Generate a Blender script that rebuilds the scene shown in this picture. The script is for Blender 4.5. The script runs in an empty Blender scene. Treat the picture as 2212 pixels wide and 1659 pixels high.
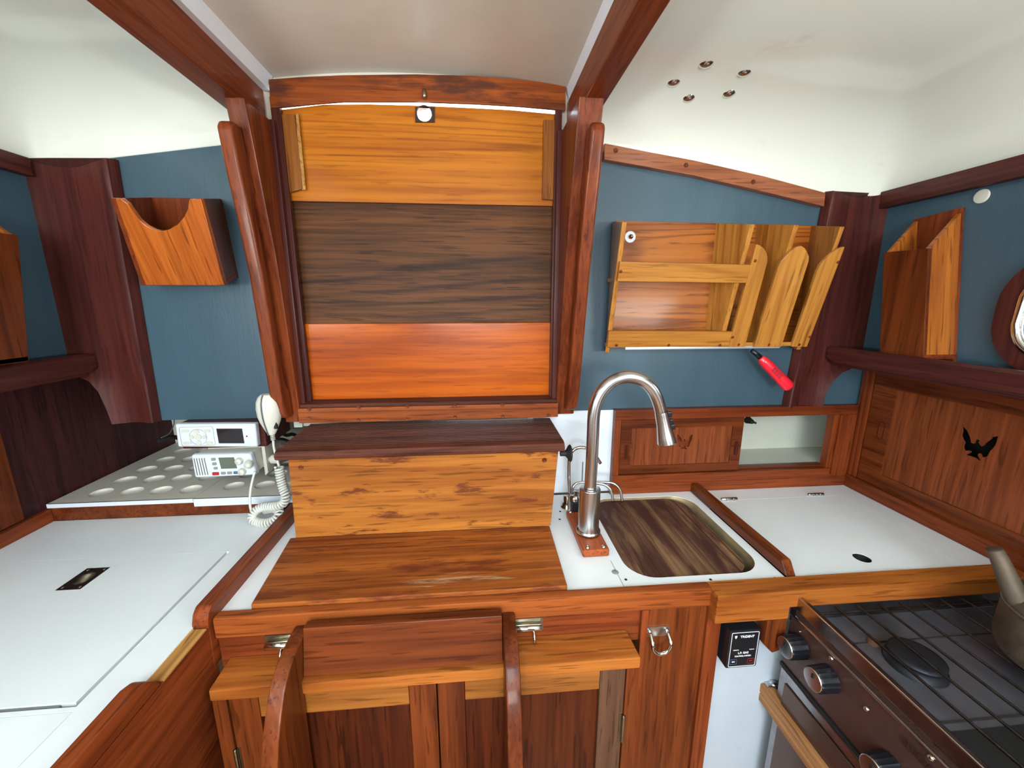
import bpy, bmesh, math, random
from mathutils import Vector, Matrix
random.seed(7)
SC = bpy.context.scene
COL = SC.collection
PI = math.pi

# ------------------------------------------------------------------ camera
FPX = 860.0; YAW = math.radians(4.81); PIT = math.radians(11.92); CZ = 1.45
cam = bpy.data.cameras.new('camera'); co = bpy.data.objects.new('camera', cam); COL.objects.link(co)
cam.sensor_width = 36; cam.lens = FPX / 2212 * 36; cam.clip_start = 0.02
co.location = (0, 0, CZ); co.rotation_euler = (PI/2 - PIT, 0, -YAW)
SC.camera = co
_F = (math.sin(YAW)*math.cos(PIT), math.cos(YAW)*math.cos(PIT), -math.sin(PIT))
_R = (math.cos(YAW), -math.sin(YAW), 0)
_U = (math.sin(YAW)*math.sin(PIT), math.cos(YAW)*math.sin(PIT), math.cos(PIT))
def ray(x, y):
    a = (x-1106)/FPX; b = (829.5-y)/FPX
    return Vector([_F[i]+a*_R[i]+b*_U[i] for i in range(3)])
C0 = Vector((0, 0, CZ))
def oz(x, y, z): r = ray(x, y); return C0 + r*((z-CZ)/r[2])      # where a photo point meets a real plane
def oy(x, y, Y): r = ray(x, y); return C0 + r*(Y/r[1])
def ox(x, y, X): r = ray(x, y); return C0 + r*(X/r[0])
def opl(x, y, P, n):
    r = ray(x, y); P = Vector(P); n = Vector(n); return C0 + r*((P-C0).dot(n)/r.dot(n))

# ------------------------------------------------------------------ mesh helpers
def B(): return bmesh.new()
def merge(b, t):
    me = bpy.data.meshes.new('tmp'); t.to_mesh(me); t.free(); b.from_mesh(me); bpy.data.meshes.remove(me); return b
def bevel(t, w, seg=2):
    if w > 0:
        es = [e for e in t.edges if len(e.link_faces) == 2 and e.calc_face_angle(0) > 0.45]
        bmesh.ops.bevel(t, geom=es, offset=w, segments=seg, affect='EDGES', profile=0.5, clamp_overlap=True)
def box(b, x0, x1, y0, y1, z0, z1, bev=0.0, seg=2):
    t = B(); bmesh.ops.create_cube(t, size=1)
    for v in t.verts:
        v.co = Vector(((x0+x1)/2+v.co.x*(x1-x0), (y0+y1)/2+v.co.y*(y1-y0), (z0+z1)/2+v.co.z*(z1-z0)))
    bevel(t, bev, seg); return merge(b, t)
def loops(b, A, Bp, bev=0.0, seg=2):
    """solid between two matching polygons"""
    t = B(); a = [t.verts.new(p) for p in A]; c = [t.verts.new(p) for p in Bp]; n = len(a)
    t.faces.new(a[::-1]); t.faces.new(c)
    for i in range(n): t.faces.new((a[i], a[(i+1) % n], c[(i+1) % n], c[i]))
    bmesh.ops.recalc_face_normals(t, faces=t.faces); bevel(t, bev, seg)
    return merge(b, t)
def prism(b, pts, axis, a0, a1, bev=0.0, seg=2):
    f = {'x': lambda p, a: (a, p[0], p[1]), 'y': lambda p, a: (p[0], a, p[1]), 'z': lambda p, a: (p[0], p[1], a)}[axis]
    return loops(b, [f(p, a0) for p in pts], [f(p, a1) for p in pts], bev, seg)
def slab(b, pts, d, bev=0.0, seg=2):
    """polygon in space pushed by vector d"""
    d = Vector(d); return loops(b, [Vector(p) for p in pts], [Vector(p)+d for p in pts], bev, seg)
def hexa(b, q0, q1, bev=0.0, seg=2): return loops(b, q0, q1, bev, seg)
def tube(b, pts, r, seg=14, closed=False):
    pts = [Vector(p) for p in pts]; n = len(pts)
    rs = r if isinstance(r, (list, tuple)) else [r]*n
    T = []
    for i in range(n):
        if closed: d = pts[(i+1) % n]-pts[i-1]
        else: d = pts[min(i+1, n-1)]-pts[max(i-1, 0)]
        T.append(d.normalized() if d.length > 1e-9 else Vector((0, 0, 1)))
    N = T[0].orthogonal().normalized(); rings = []
    for i in range(n):
        N = (N - T[i]*N.dot(T[i])).normalized(); Bn = T[i].cross(N)
        rings.append([b.verts.new(pts[i]+(N*math.cos(2*PI*k/seg)+Bn*math.sin(2*PI*k/seg))*rs[i]) for k in range(seg)])
    m = n if closed else n-1
    for i in range(m):
        A, Cc = rings[i], rings[(i+1) % n]
        for k in range(seg): b.faces.new((A[k], A[(k+1) % seg], Cc[(k+1) % seg], Cc[k]))
    if not closed:
        b.faces.new(rings[0][::-1]); b.faces.new(rings[-1])
    return b
def lathe(b, c, ax, prof, seg=28):
    """prof: list of (radius, height along ax)"""
    c = Vector(c); ax = Vector(ax).normalized(); N = ax.orthogonal().normalized(); M = ax.cross(N); rings = []
    for r, h in prof:
        if r < 1e-6: rings.append([b.verts.new(c+ax*h)])
        else: rings.append([b.verts.new(c+ax*h+(N*math.cos(2*PI*k/seg)+M*math.sin(2*PI*k/seg))*r) for k in range(seg)])
    for i in range(len(rings)-1):
        A, D = rings[i], rings[i+1]
        for k in range(seg):
            k2 = (k+1) % seg
            if len(A) == 1 and len(D) == 1: continue
            if len(A) == 1: b.faces.new((A[0], D[k2], D[k]))
            elif len(D) == 1: b.faces.new((A[k], A[k2], D[0]))
            else: b.faces.new((A[k], A[k2], D[k2], D[k]))
    return b
def spline(P, n=8, closed=False):
    P = [Vector(p) for p in P]; out = []; m = len(P)
    rng = range(m if closed else m-1)
    for i in rng:
        if closed: p0, p1, p2, p3 = P[i-1], P[i], P[(i+1) % m], P[(i+2) % m]
        else: p0, p1, p2, p3 = P[max(i-1, 0)], P[i], P[i+1], P[min(i+2, m-1)]
        for k in range(n):
            t = k/n
            out.append(0.5*((2*p1)+(p2-p0)*t+(2*p0-5*p1+4*p2-p3)*t*t+(3*p1-p0-3*p2+p3)*t**3))
    if not closed: out.append(P[-1])
    return out
def rrect(x0, x1, y0, y1, r, n=6):
    out = []
    for cx, cy, a0 in ((x1-r, y1-r, 0), (x0+r, y1-r, 90), (x0+r, y0+r, 180), (x1-r, y0+r, 270)):
        for k in range(n+1):
            a = math.radians(a0+90*k/n); out.append((cx+r*math.cos(a), cy+r*math.sin(a)))
    return out
def circ(cx, cy, r, n=28): return [(cx+r*math.cos(2*PI*k/n), cy+r*math.sin(2*PI*k/n)) for k in range(n)]
def sheet(b, loop_list, axis, a0, a1):
    """flat board with holes: first loop is the outline, the others are cut out"""
    cu = bpy.data.curves.new('tmp', 'CURVE'); cu.dimensions = '2D'; cu.fill_mode = 'BOTH'; cu.extrude = abs(a1-a0)/2
    for L in loop_list:
        s = cu.splines.new('POLY'); s.points.add(len(L)-1)
        for i, p in enumerate(L): s.points[i].co = (p[0], p[1], 0, 1)
        s.use_cyclic_u = True
    o = bpy.data.objects.new('tmp', cu); COL.objects.link(o)
    dg = bpy.context.evaluated_depsgraph_get(); dg.update()
    me = bpy.data.meshes.new_from_object(o.evaluated_get(dg)); m = (a0+a1)/2
    for v in me.vertices:
        x, y, z = v.co
        v.co = {'x': (m+z, x, y), 'y': (x, m-z, y), 'z': (x, y, m+z)}[axis]
    t = B(); t.from_mesh(me); bmesh.ops.remove_doubles(t, verts=t.verts, dist=1e-6)
    bmesh.ops.recalc_face_normals(t, faces=t.faces)
    bpy.data.objects.remove(o); bpy.data.meshes.remove(me); bpy.data.curves.remove(cu)
    return merge(b, t)
def text(b, s, O, ux, uy, h, depth=0.0006, align='CENTER'):
    cu = bpy.data.curves.new('tmp', 'FONT'); cu.body = s; cu.size = h/0.7; cu.extrude = depth/2
    cu.align_x = align; cu.align_y = 'CENTER'; cu.offset = h*0.02
    o = bpy.data.objects.new('tmp', cu); COL.objects.link(o)
    dg = bpy.context.evaluated_depsgraph_get(); dg.update()
    me = bpy.data.meshes.new_from_object(o.evaluated_get(dg))
    O = Vector(O); ux = Vector(ux).normalized(); uy = Vector(uy).normalized(); uz = ux.cross(uy)
    for v in me.vertices: v.co = O+ux*v.co.x+uy*v.co.y+uz*v.co.z
    b.from_mesh(me)
    bpy.data.objects.remove(o); bpy.data.meshes.remove(me); bpy.data.curves.remove(cu); return b

# ------------------------------------------------------------------ objects
def mk(name, bm, mat, smooth=True):
    for e in bm.edges:
        if len(e.link_faces) == 2: e.smooth = e.calc_face_angle(0) < 0.6
    for f in bm.faces: f.smooth = smooth
    me = bpy.data.meshes.new(name); bm.to_mesh(me); bm.free()
    me.materials.append(mat); o = bpy.data.objects.new(name, me); COL.objects.link(o)
    wm = o.modifiers.new('normals', 'WEIGHTED_NORMAL'); wm.keep_sharp = True; wm.weight = 80
    return o
def base(o):
    vs = [v.co for v in o.data.vertices]
    return Vector(((min(v.x for v in vs)+max(v.x for v in vs))/2, (min(v.y for v in vs)+max(v.y for v in vs))/2, min(v.z for v in vs)))
def part(name, bm, mat, root, label=None):
    o = mk(name, bm, mat); o.parent = root
    off = Vector((0, 0, 0)); r = root
    while r is not None: off += r.location; r = r.parent
    for v in o.data.vertices: v.co -= off
    p = base(o)
    for v in o.data.vertices: v.co -= p
    o.location = p
    if label: o['label'] = label
    return o
def thing(name, label, cat, loc, group=None):
    o = bpy.data.objects.new(name, None); o.empty_display_size = .03; COL.objects.link(o); o.location = Vector(loc)
    o['label'] = label; o['category'] = cat
    if group: o['group'] = group
    return o
def solo(name, bm, mat, label, cat, group=None):
    o = mk(name, bm, mat); p = base(o)
    for v in o.data.vertices: v.co -= p
    o.location = p; o['label'] = label; o['category'] = cat
    if group: o['group'] = group
    return o
def struct(name, bm, mat, parent=None):
    if parent: return part(name, bm, mat, parent)
    o = mk(name, bm, mat); p = base(o)
    for v in o.data.vertices: v.co -= p
    o.location = p; o['kind'] = 'structure'; return o

def plugs(name, pts, d, r, mat, root, kind='plug'):
    for p in pts:
        b = B()
        if kind == 'plug': prof = [(r, 0), (r, .0007), (r*.82, .0008), (r*.82, .0002), (0, .0002)]
        elif kind == 'screw': prof = [(r, 0), (r*.9, .0018), (r*.6, .003), (0, .0034)]
        else: prof = [(r*1.3, 0), (r, .0008), (0, .0008)]
        lathe(b, p, d, prof, 14)
        if root is None: struct(name, b, mat)
        else: part(name, b, mat, root)

# ------------------------------------------------------------------ materials
def lin(c): c /= 255.0; return c/12.92 if c <= .04045 else ((c+.055)/1.055)**2.4
def S(r, g, b, k=1.0): return (min(lin(r)*k, 1), min(lin(g)*k, 1), min(lin(b)*k, 1), 1)
class NT:
    def __init__(s, name):
        s.m = bpy.data.materials.new(name); s.m.use_nodes = True; s.t = s.m.node_tree; s.n = s.t.nodes; s.l = s.t.links
        s.p = s.n['Principled BSDF']
    def N(s, ty, **k):
        x = s.n.new(ty)
        for a, v in k.items(): setattr(x, a, v)
        return x
    def L(s, a, b): s.l.new(a, b)
    def val(s, op, a, b=None, clamp=False):
        x = s.N('ShaderNodeMath', operation=op, use_clamp=clamp)
        for i, v in enumerate((a, b)):
            if v is None: continue
            if isinstance(v, (int, float)): x.inputs[i].default_value = v
            else: s.L(v, x.inputs[i])
        return x.outputs[0]
    def mix(s, f, a, b, ty='MIX'):
        x = s.N('ShaderNodeMix', data_type='RGBA', blend_type=ty)
        for i, v in ((0, f), (6, a), (7, b)):
            if isinstance(v, (int, float)): x.inputs[i].default_value = v
            elif isinstance(v, tuple): x.inputs[i].default_value = v
            else: s.L(v, x.inputs[i])
        return x.outputs[2]
    def noise(s, vec, scale, detail=2, rough=.5, dist=0):
        x = s.N('ShaderNodeTexNoise'); s.L(vec, x.inputs['Vector'])
        x.inputs['Scale'].default_value = scale; x.inputs['Detail'].default_value = detail
        x.inputs['Roughness'].default_value = rough; x.inputs['Distortion'].default_value = dist
        return x.outputs[0]
    def mapv(s, vec, sc, loc=(0, 0, 0)):
        x = s.N('ShaderNodeMapping'); s.L(vec, x.inputs[0]); x.inputs['Scale'].default_value = sc
        x.inputs['Location'].default_value = loc; return x.outputs[0]
    def sstep(s, v, a, b):
        x = s.N('ShaderNodeMapRange', interpolation_type='SMOOTHSTEP'); s.L(v, x.inputs[0])
        x.inputs[1].default_value = a; x.inputs[2].default_value = b; return x.outputs[0]
    def bump(s, h, strength, dist=.001):
        x = s.N('ShaderNodeBump'); x.inputs['Strength'].default_value = strength; x.inputs['Distance'].default_value = dist
        s.L(h, x.inputs['Height']); s.L(x.outputs[0], s.p.inputs['Normal'])
WN = [0]; WK = .8
def wood(name, light, dark, axis='x', rough=.34, coat=.35, rings=9, ringamt=.55, pores=.55, fine=.35, stain=None, stain_amt=(.58, .72), stain_scale=5, bump=.25, worn=None, flat=None):
    """varnished wood; light/dark are 4-tuples, grain along axis; stain adds weathered patches of another colour"""
    light = tuple(x*WK for x in light[:3])+(1,); dark = tuple(x*WK for x in dark[:3])+(1,)
    m = NT(name); WN[0] += 1; sd = WN[0]*3.7
    tc = m.N('ShaderNodeTexCoord').outputs['Object']
    g = m.N('ShaderNodeNewGeometry').outputs['Position']       # world position: the boards stand still
    i = 'xyz'.index(axis)
    def sc(al, ac):
        v = [ac]*3; v[i] = al
        if flat: v['xyz'.index(flat)] = al
        return tuple(v)
    big = m.noise(m.mapv(g, sc(.7, 5), (sd, sd, sd)), 1, 3, .55)
    lines = m.noise(m.mapv(g, sc(.28, 6), (sd, 1+sd, 2)), 1, 1, .4, .1)
    tri = m.val('MULTIPLY', m.val('PINGPONG', m.val('MULTIPLY', lines, float(rings)*2.2), .5), 2.0)
    rs = m.val('SUBTRACT', 1.0, m.sstep(tri, 0.0, .42))
    rmod = m.sstep(m.noise(m.mapv(g, sc(1.5, 11), (2, sd, 9)), 1, 2), .35, .62)
    rs = m.val('MULTIPLY', rs, rmod)
    mid = m.noise(m.mapv(g, sc(1.6, 46), (sd, 4, 4)), 1, 3, .6)
    fn = m.noise(m.mapv(g, sc(5, 130), (sd, 0, 0)), 1, 2, .6)
    po = m.noise(m.mapv(g, sc(11, 190), (0, sd, 0)), 1, 1, .5)
    pm = m.sstep(po, .60, .68)
    f = m.val('ADD', m.val('MULTIPLY', m.sstep(big, .3, .72), .45), m.val('MULTIPLY', m.sstep(mid, .38, .70), .62), clamp=True)
    f = m.val('ADD', f, m.val('MULTIPLY', rs, ringamt), clamp=True)
    c = m.mix(f, light, dark)
    c = m.mix(m.val('MULTIPLY', m.sstep(fn, .35, .7), fine), c, tuple(x*.55 for x in dark[:3])+(1,))
    c = m.mix(m.val('MULTIPLY', pm, pores), c, tuple(x*.28 for x in dark[:3])+(1,))
    c = m.mix(m.val('MULTIPLY', m.val('MULTIPLY', rs, m.sstep(fn, .3, .6)), ringamt*.6), c, tuple(x*.4 for x in dark[:3])+(1,))
    if stain:
        sn = m.noise(m.mapv(g, sc(2.2, 9), (sd*2, 0, 5)), stain_scale/5, 5, .65)
        c = m.mix(m.sstep(sn, *stain_amt), c, stain)
    if worn:      # a patch where the varnish has worn off
        wx, wy, rx, ry, wc = worn
        sx_ = m.N('ShaderNodeSeparateXYZ'); m.L(g, sx_.inputs[0])
        a_ = m.val('DIVIDE', m.val('SUBTRACT', sx_.outputs[0], wx), rx); b_ = m.val('DIVIDE', m.val('SUBTRACT', sx_.outputs[1], wy), ry)
        d_ = m.val('ADD', m.val('MULTIPLY', a_, a_), m.val('MULTIPLY', b_, b_))
        wn = m.noise(m.mapv(g, sc(12, 160), (1, 2, 3)), 1, 4, .7)
        k_ = m.sstep(m.val('ADD', m.val('MULTIPLY', wn, 2.6), m.val('MULTIPLY', d_, -.8)), 1.0, 1.5)
        c = m.mix(m.val('MULTIPLY', k_, .8), c, wc)
    m.L(c, m.p.inputs['Base Color'])
    m.L(m.val('ADD', rough, m.val('MULTIPLY', fn, .12)), m.p.inputs['Roughness'])
    m.p.inputs['Coat Weight'].default_value = coat*.45; m.p.inputs['Coat Roughness'].default_value = .12
    m.p.inputs['Specular IOR Level'].default_value = .16
    m.bump(m.val('ADD', m.val('MULTIPLY', fn, .6), m.val('MULTIPLY', big, .8)), bump, .0012)
    return m.m
def paint(name, col, rough=.4, vary=.06, bump=.15, scale=6, dirt=None, dirt_amt=(.62, .8), coat=0, stretch=(1, 1, 1), fine=300):
    m = NT(name); g = m.N('ShaderNodeNewGeometry').outputs['Position']
    n = m.noise(m.mapv(g, stretch), scale, 4, .6)
    c = m.mix(m.sstep(n, .3, .7), col, tuple(x*(1-vary*2) for x in col[:3])+(1,))
    if dirt:
        d = m.noise(m.mapv(g, stretch, (3, 7, 1)), scale*3.1, 6, .7); c = m.mix(m.val('MULTIPLY', m.sstep(d, *dirt_amt), .6), c, dirt)
    m.L(c, m.p.inputs['Base Color']); m.p.inputs['Roughness'].default_value = rough
    m.p.inputs['Coat Weight'].default_value = coat; m.p.inputs['Coat Roughness'].default_value = .08
    f = m.noise(m.mapv(g, stretch), fine/6, 3, .6)
    m.bump(m.val('ADD', m.val('MULTIPLY', n, 1.5), m.val('MULTIPLY', f, .35)), bump, .002)
    return m.m
def plain(name, col, rough=.4, metal=0, coat=0, spec=.5):
    m = NT(name); m.p.inputs['Base Color'].default_value = col; m.p.inputs['Roughness'].default_value = rough
    m.p.inputs['Metallic'].default_value = metal; m.p.inputs['Coat Weight'].default_value = coat
    g = m.N('ShaderNodeNewGeometry').outputs['Position']; n = m.noise(g, 45, 3)
    m.L(m.val('ADD', rough-.04, m.val('MULTIPLY', n, .08)), m.p.inputs['Roughness'])
    return m.m
def steel(name, col, rough, scale=(60, 60, 3), amt=.25, grime=None):
    m = NT(name); g = m.N('ShaderNodeNewGeometry').outputs['Position']
    n = m.noise(m.mapv(g, scale), 1, 4, .6); d = m.noise(g, 9, 5, .65)
    c = m.mix(m.sstep(n, .3, .7), col, tuple(x*(1-amt) for x in col[:3])+(1,))
    if grime: c = m.mix(m.val('MULTIPLY', m.sstep(d, .45, .7), .75), c, grime)
    m.L(c, m.p.inputs['Base Color']); m.p.inputs['Metallic'].default_value = 1
    m.L(m.val('ADD', rough-.05, m.val('MULTIPLY', d, .16)), m.p.inputs['Roughness']); return m.m

W = {}
def ws(key, light, dark, **k):
    for ax in 'xyz': W[key+ax] = wood(key+'_'+ax, light, dark, axis=ax, **k)
ws('red', S(152, 72, 34), S(102, 42, 20), ringamt=.3, rings=5, pores=.45, rough=.3, coat=.3)
ws('maroon', S(100, 48, 40), S(68, 30, 28), ringamt=.2, rings=4, pores=.35, rough=.36, coat=.2)
ws('cab', S(136, 66, 28), S(90, 38, 16), ringamt=.35, rings=5, pores=.5, coat=.25)
ws('door', S(98, 42, 18), S(66, 26, 11), ringamt=.15, rings=4, pores=.6, fine=.5, coat=.2)
ws('pale_door', S(152, 78, 42), S(114, 54, 28), ringamt=.15, rings=4, pores=.5, fine=.4, coat=.2)
ws('teak', S(212, 146, 66), S(166, 98, 38), ringamt=.35, rings=9, rough=.24, coat=.45, fine=.2, pores=.35)
ws('honey', S(182, 114, 50), S(138, 78, 32), ringamt=.35, rings=6, pores=.5, coat=.2)
W['board_top'] = wood('board_top', S(222, 136, 34), S(178, 96, 24), rings=11, ringamt=.7, rough=.3, fine=.15, pores=.3, coat=.3)
W['board_mid'] = wood('board_mid', S(120, 72, 34), S(64, 37, 19), rings=9, ringamt=.5, rough=.42, coat=.0, fine=.5)
W['board_low'] = wood('board_low', S(218, 106, 14), S(170, 72, 8), rings=5, ringamt=.5, rough=.26, coat=.35, fine=.15, pores=.3)
W['step_face'] = wood('step_face', S(204, 128, 52), S(158, 88, 34), rings=5, ringamt=.5, rough=.4, coat=.15, stain=S(104, 52, 28), stain_amt=(.57, .66), stain_scale=20)
W['step_top'] = wood('step_top', S(186, 104, 42), S(124, 60, 26), rings=8, ringamt=.6, rough=.42, coat=.15, stain=S(104, 48, 26), stain_amt=(.53, .66), stain_scale=11, worn=(-.06, .652, .14, .026, S(176, 140, 104)))
W['groove'] = wood('groove', S(112, 62, 46), S(72, 38, 30), rings=6, ringamt=.4, rough=.5, coat=.05)
W['header'] = wood('header', S(192, 98, 36), S(128, 60, 26), rings=6, ringamt=.4, stain=S(84, 44, 30), stain_amt=(.46, .62), stain_scale=10)
W['cutting'] = wood('cutting', S(176, 136, 98), S(92, 60, 48), axis='y', rings=6, ringamt=.7, rough=.5, coat=0, stain=S(70, 42, 38), stain_amt=(.49, .60), stain_scale=4)
W['sill'] = wood('sill', S(176, 92, 40), S(128, 58, 26), rings=6, ringamt=.5, coat=.25)
W['ledge'] = wood('ledge', S(200, 120, 50), S(156, 82, 32), rings=7, ringamt=.55, rough=.32, coat=.25)
W['grain'] = wood('endgrain', S(220, 166, 94), S(176, 116, 58), axis='y', rings=6, ringamt=.3, rough=.5)
W['trim_r'] = wood('trim_r', S(190, 118, 80), S(146, 82, 54), rings=5, ringamt=.2)
W['bar'] = wood('bar_wood', S(206, 150, 96), S(164, 108, 62), axis='y', rings=5, ringamt=.3, rough=.45)
W['greydoor'] = wood('greydoor', S(116, 80, 60), S(92, 62, 46), axis='z', rings=4, ringamt=.2, rough=.5, coat=.1)

WHITE = paint('white_laminate', S(234, 238, 240), .32, .03, .05, 3, dirt=S(170, 170, 160), dirt_amt=(.64, .8))
CEIL = paint('cabin_paint', S(238, 242, 232), .2, .02, .22, 2.2, dirt=S(214, 208, 190), dirt_amt=(.6, .78), coat=.5, fine=60)
HATCH = paint('hatch_paint', S(214, 208, 196), .35, .05, .35, 5, dirt=S(150, 140, 120), dirt_amt=(.7, .8), fine=90)
BLUE = paint('grey_blue_paint', S(62, 88, 103), .38, .08, .35, 3, coat=.0, stretch=(3, 3, .5), fine=500)
WHWALL = paint('white_wall_paint', S(226, 232, 240), .4, .03, .2, 5, dirt=S(150, 152, 156), dirt_amt=(.68, .76), stretch=(1, 1, 2.5))
TRAY = paint('tray_plastic', S(214, 208, 196), .4, .03, .03, 3, dirt=S(150, 135, 110), dirt_amt=(.68, .85))
GREYP = paint('locker_paint', S(206, 208, 196), .5, .06, .1, 4)
WPLAS = plain('white_plastic', S(212, 218, 228), .35)
CPLAS = plain('cream_plastic', S(204, 202, 190), .4)
CORD = plain('cord_rubber', S(206, 206, 198), .45)
GPLAS = plain('grey_key', S(132, 138, 136), .4)
BLK = plain('black_plastic', S(20, 22, 28), .3)
BLKM = plain('black_matte', S(12, 11, 11), .7)
DARK = plain('dark_joint_and_shade', S(34, 28, 26), .8)  # real dark joints and screw dots; under the lids it paints shade
LCD = plain('lcd', S(92, 100, 86), .15)
SCREEN = plain('dark_screen', S(34, 30, 32), .08)
REDP = plain('red_plastic', S(226, 28, 48), .28, coat=.5)
REDK = plain('red_key', S(176, 24, 40), .4)
BLUEK = plain('blue_key', S(70, 104, 140), .4)
STEEL = steel('brushed_steel', S(206, 206, 206), .22, (9, 9, 3), .05)
CHROME = steel('chrome', S(214, 210, 204), .1, (5, 5, 5), .1)
BRASS = steel('old_nickel', S(176, 168, 146), .3, (20, 20, 20), .3, S(110, 96, 70))
STOVE = steel('stove_steel', S(176, 174, 176), .22, (6, 60, 60), .2, S(96, 88, 84))
STOVET = steel('stove_top', S(116, 114, 122), .36, (8, 8, 8), .3, S(84, 78, 80)); STOVET.node_tree.nodes['Principled BSDF'].inputs['Metallic'].default_value = .6
STOVEP = plain('stove_panel', S(84, 58, 52), .26, .35)  # steel panel with the brown reflection of the wood put into its colour
ROD = steel('rod', S(96, 90, 86), .35, (90, 90, 90), .45, S(60, 46, 36))
IRON = plain('burner_iron', S(36, 38, 44), .5, .5)
KET = steel('kettle_metal', S(112, 98, 82), .6, (14, 14, 14), .4, S(50, 40, 34)); KET.node_tree.nodes['Principled BSDF'].inputs['Metallic'].default_value = .5; 
SINKM = steel('sink_steel', S(176, 154, 116), .35, (10, 10, 10), .3, S(110, 88, 56)); SINKM.node_tree.nodes['Principled BSDF'].inputs['Metallic'].default_value = .3
WHTXT = plain('white_print', S(226, 228, 232), .5)
REDTXT = plain('red_print', S(150, 40, 44), .5)
DTXT = plain('dark_print', S(46, 24, 24), .5)
GLASS = NT('port_glass'); GLASS.p.inputs['Transmission Weight'].default_value = 1; GLASS.p.inputs['Roughness'].default_value = .02
GLASS.p.inputs['IOR'].default_value = 1.1; GLASS = GLASS.m

YB = 1.0; CT = .93; XL = -.93; XR = 1.02; ZT = 1.29
# ================================================================== the setting
b = B(); box(b, -1.4, 1.4, -2.4, 1.5, -.02, 0); struct('floor', b, plain('sole_boards', S(150, 112, 80), .5))
# blue bulkheads either side of the companionway
b = B(); prism(b, [(-.80, 1.163), (-.44, 1.163), (-.44, 1.81), (-.55, 1.80), (-.80, 1.765), (-.94, 1.745), (-.94, 1.34), (-.80, 1.30)], 'y', YB, YB+.018); struct('wall_aft_left', b, BLUE)
b = B(); prism(b, [(.2, 1.163), (1.1, 1.163), (1.1, 1.70), (.86, 1.735), (.30, 1.815), (.2, 1.82)], 'y', YB, YB+.018); struct('wall_aft_right', b, BLUE)
b = B(); box(b, .14, .356, YB-.002, YB+.012, .93, 1.163); struct('wall_galley', b, WHWALL)
# hull side panels above the shelves
b = B(); box(b, XL-.02, XL, -1.6, YB-.004, ZT, 1.76); struct('wall_left', b, BLUE)
PY, PZ = .552, 1.425
ring_o = rrect(PY-.158, PY+.158, PZ-.112, PZ+.112, .095, 8); ring_i = rrect(PY-.122, PY+.122, PZ-.078, PZ+.078, .06, 8)
b = B(); sheet(b, [[(-1.6, ZT), (YB-.004, ZT), (YB-.004, 1.76), (-1.6, 1.76)], rrect(PY-.128, PY+.128, PZ-.084, PZ+.084, .06, 8)], 'x', XR, XR+.02)
struct('wall_right', b, BLUE)
# lower locker side on the left
b = B(); box(b, -1.06, -1.036, .2, 1.40, .90, ZT); struct('wall_locker_left', b, wood('locker_side', S(84, 40, 40), S(54, 26, 30), axis='z', rings=3, ringamt=.2, coat=.1, rough=.45))
b = B(); box(b, -1.06, -.12, 1.38, 1.40, .90, 1.45); box(b, -.14, -.12, 1.0, 1.38, .9, 1.15); struct('wall_locker_aft', b, GREYP)
b = B(); box(b, -1.06, -.13, 1.02, 1.38, 1.27, 1.279); struct('ceiling_locker', b, W['maroonx'])  # unseen board added over the locker space to keep it dark
# outer closure of the boat
b = B(); box(b, -1.42, -1.40, -2.4, 1.5, 0, 1.95); struct('wall_outer_left', b, GREYP)
b = B(); sheet(b, [[(-2.4, 0), (1.5, 0), (1.5, 1.95), (-2.4, 1.95)], [(.30, 1.30), (1.3, 1.30), (1.3, 1.62), (.30, 1.62)]], 'x', 1.40, 1.42); struct('wall_outer_right', b, WHWALL)
b = B(); box(b, -1.4, -.47, 1.48, 1.5, 0, 1.95); box(b, .24, 1.4, 1.48, 1.5, 0, 1.95)
box(b, -.47, .24, 1.48, 1.5, 0, 1.15); box(b, -.47, .24, 1.03, 1.5, 1.13, 1.15)
box(b, -.475, -.455, 1.02, 1.5, 1.13, 1.95); box(b, .225, .245, 1.02, 1.5, 1.13, 1.95)
box(b, -1.4, -.47, 1.02, 1.5, 1.93, 1.95); box(b, .24, 1.4, 1.02, 1.5, 1.93, 1.95)
struct('wall_outer_aft', b, GREYP)
# unseen forward bulkhead, its high opening made for the added fill lamp
b = B(); box(b, -1.4, -.55, -2.4, -2.37, 0, 1.95); box(b, .45, 1.4, -2.4, -2.37, 0, 1.95); box(b, -.55, .45, -2.4, -2.37, 1.72, 1.95); box(b, -.55, .45, -2.4, -2.37, 0, 1.2)
struct('wall_forward', b, W['cabz'])

# cabin top: cambered, coved down to the bulkhead and to the cabin sides
def smooth_drop(t):
    t = max(0, min(1, t)); return 1-math.sqrt(max(0, 1-t*t))
def zb_at(X):       # height of the line where the deckhead meets the bulkhead
    if X > 0:
        t = (X-.28)/(.86-.28); return 1.797-.085*max(0, t)
    t = (-.50-X)/.26; return 1.790-.036*max(0, t)
def ceil_z(X, Y):
    Xc = X+.12; zc = 1.882-.035*(max(0, abs(Xc)-.35)/.8)**2
    dy = (zc-zb_at(X))*smooth_drop((Y-.80)/.20)
    if X > 0: dx = (zc-1.71)*smooth_drop((X-.84)/.18)
    else: dx = (zc-1.725)*smooth_drop((-X-.74)/.19)
    return zc-math.sqrt(dy*dy+dx*dx) if (dy > 0 or dx > 0) else zc
def ceil_side(b, x0, x1, y0=-2.4, y1=1.004, nx=50, ny=90):
    g = [[b.verts.new((x0+(x1-x0)*i/nx, Y, ceil_z(x0+(x1-x0)*i/nx, Y))) for i in range(nx+1)]
         for Y in [y0+(y1-y0)*(1-(1-j/ny)**2.0) for j in range(ny+1)]]
    top = []
    for j in range(ny):
        for i in range(nx): b.faces.new((g[j][i], g[j+1][i], g[j+1][i+1], g[j][i+1]))
b = B()
ceil_side(b, -.945, -.485); ceil_side(b, .24, 1.035)
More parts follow.
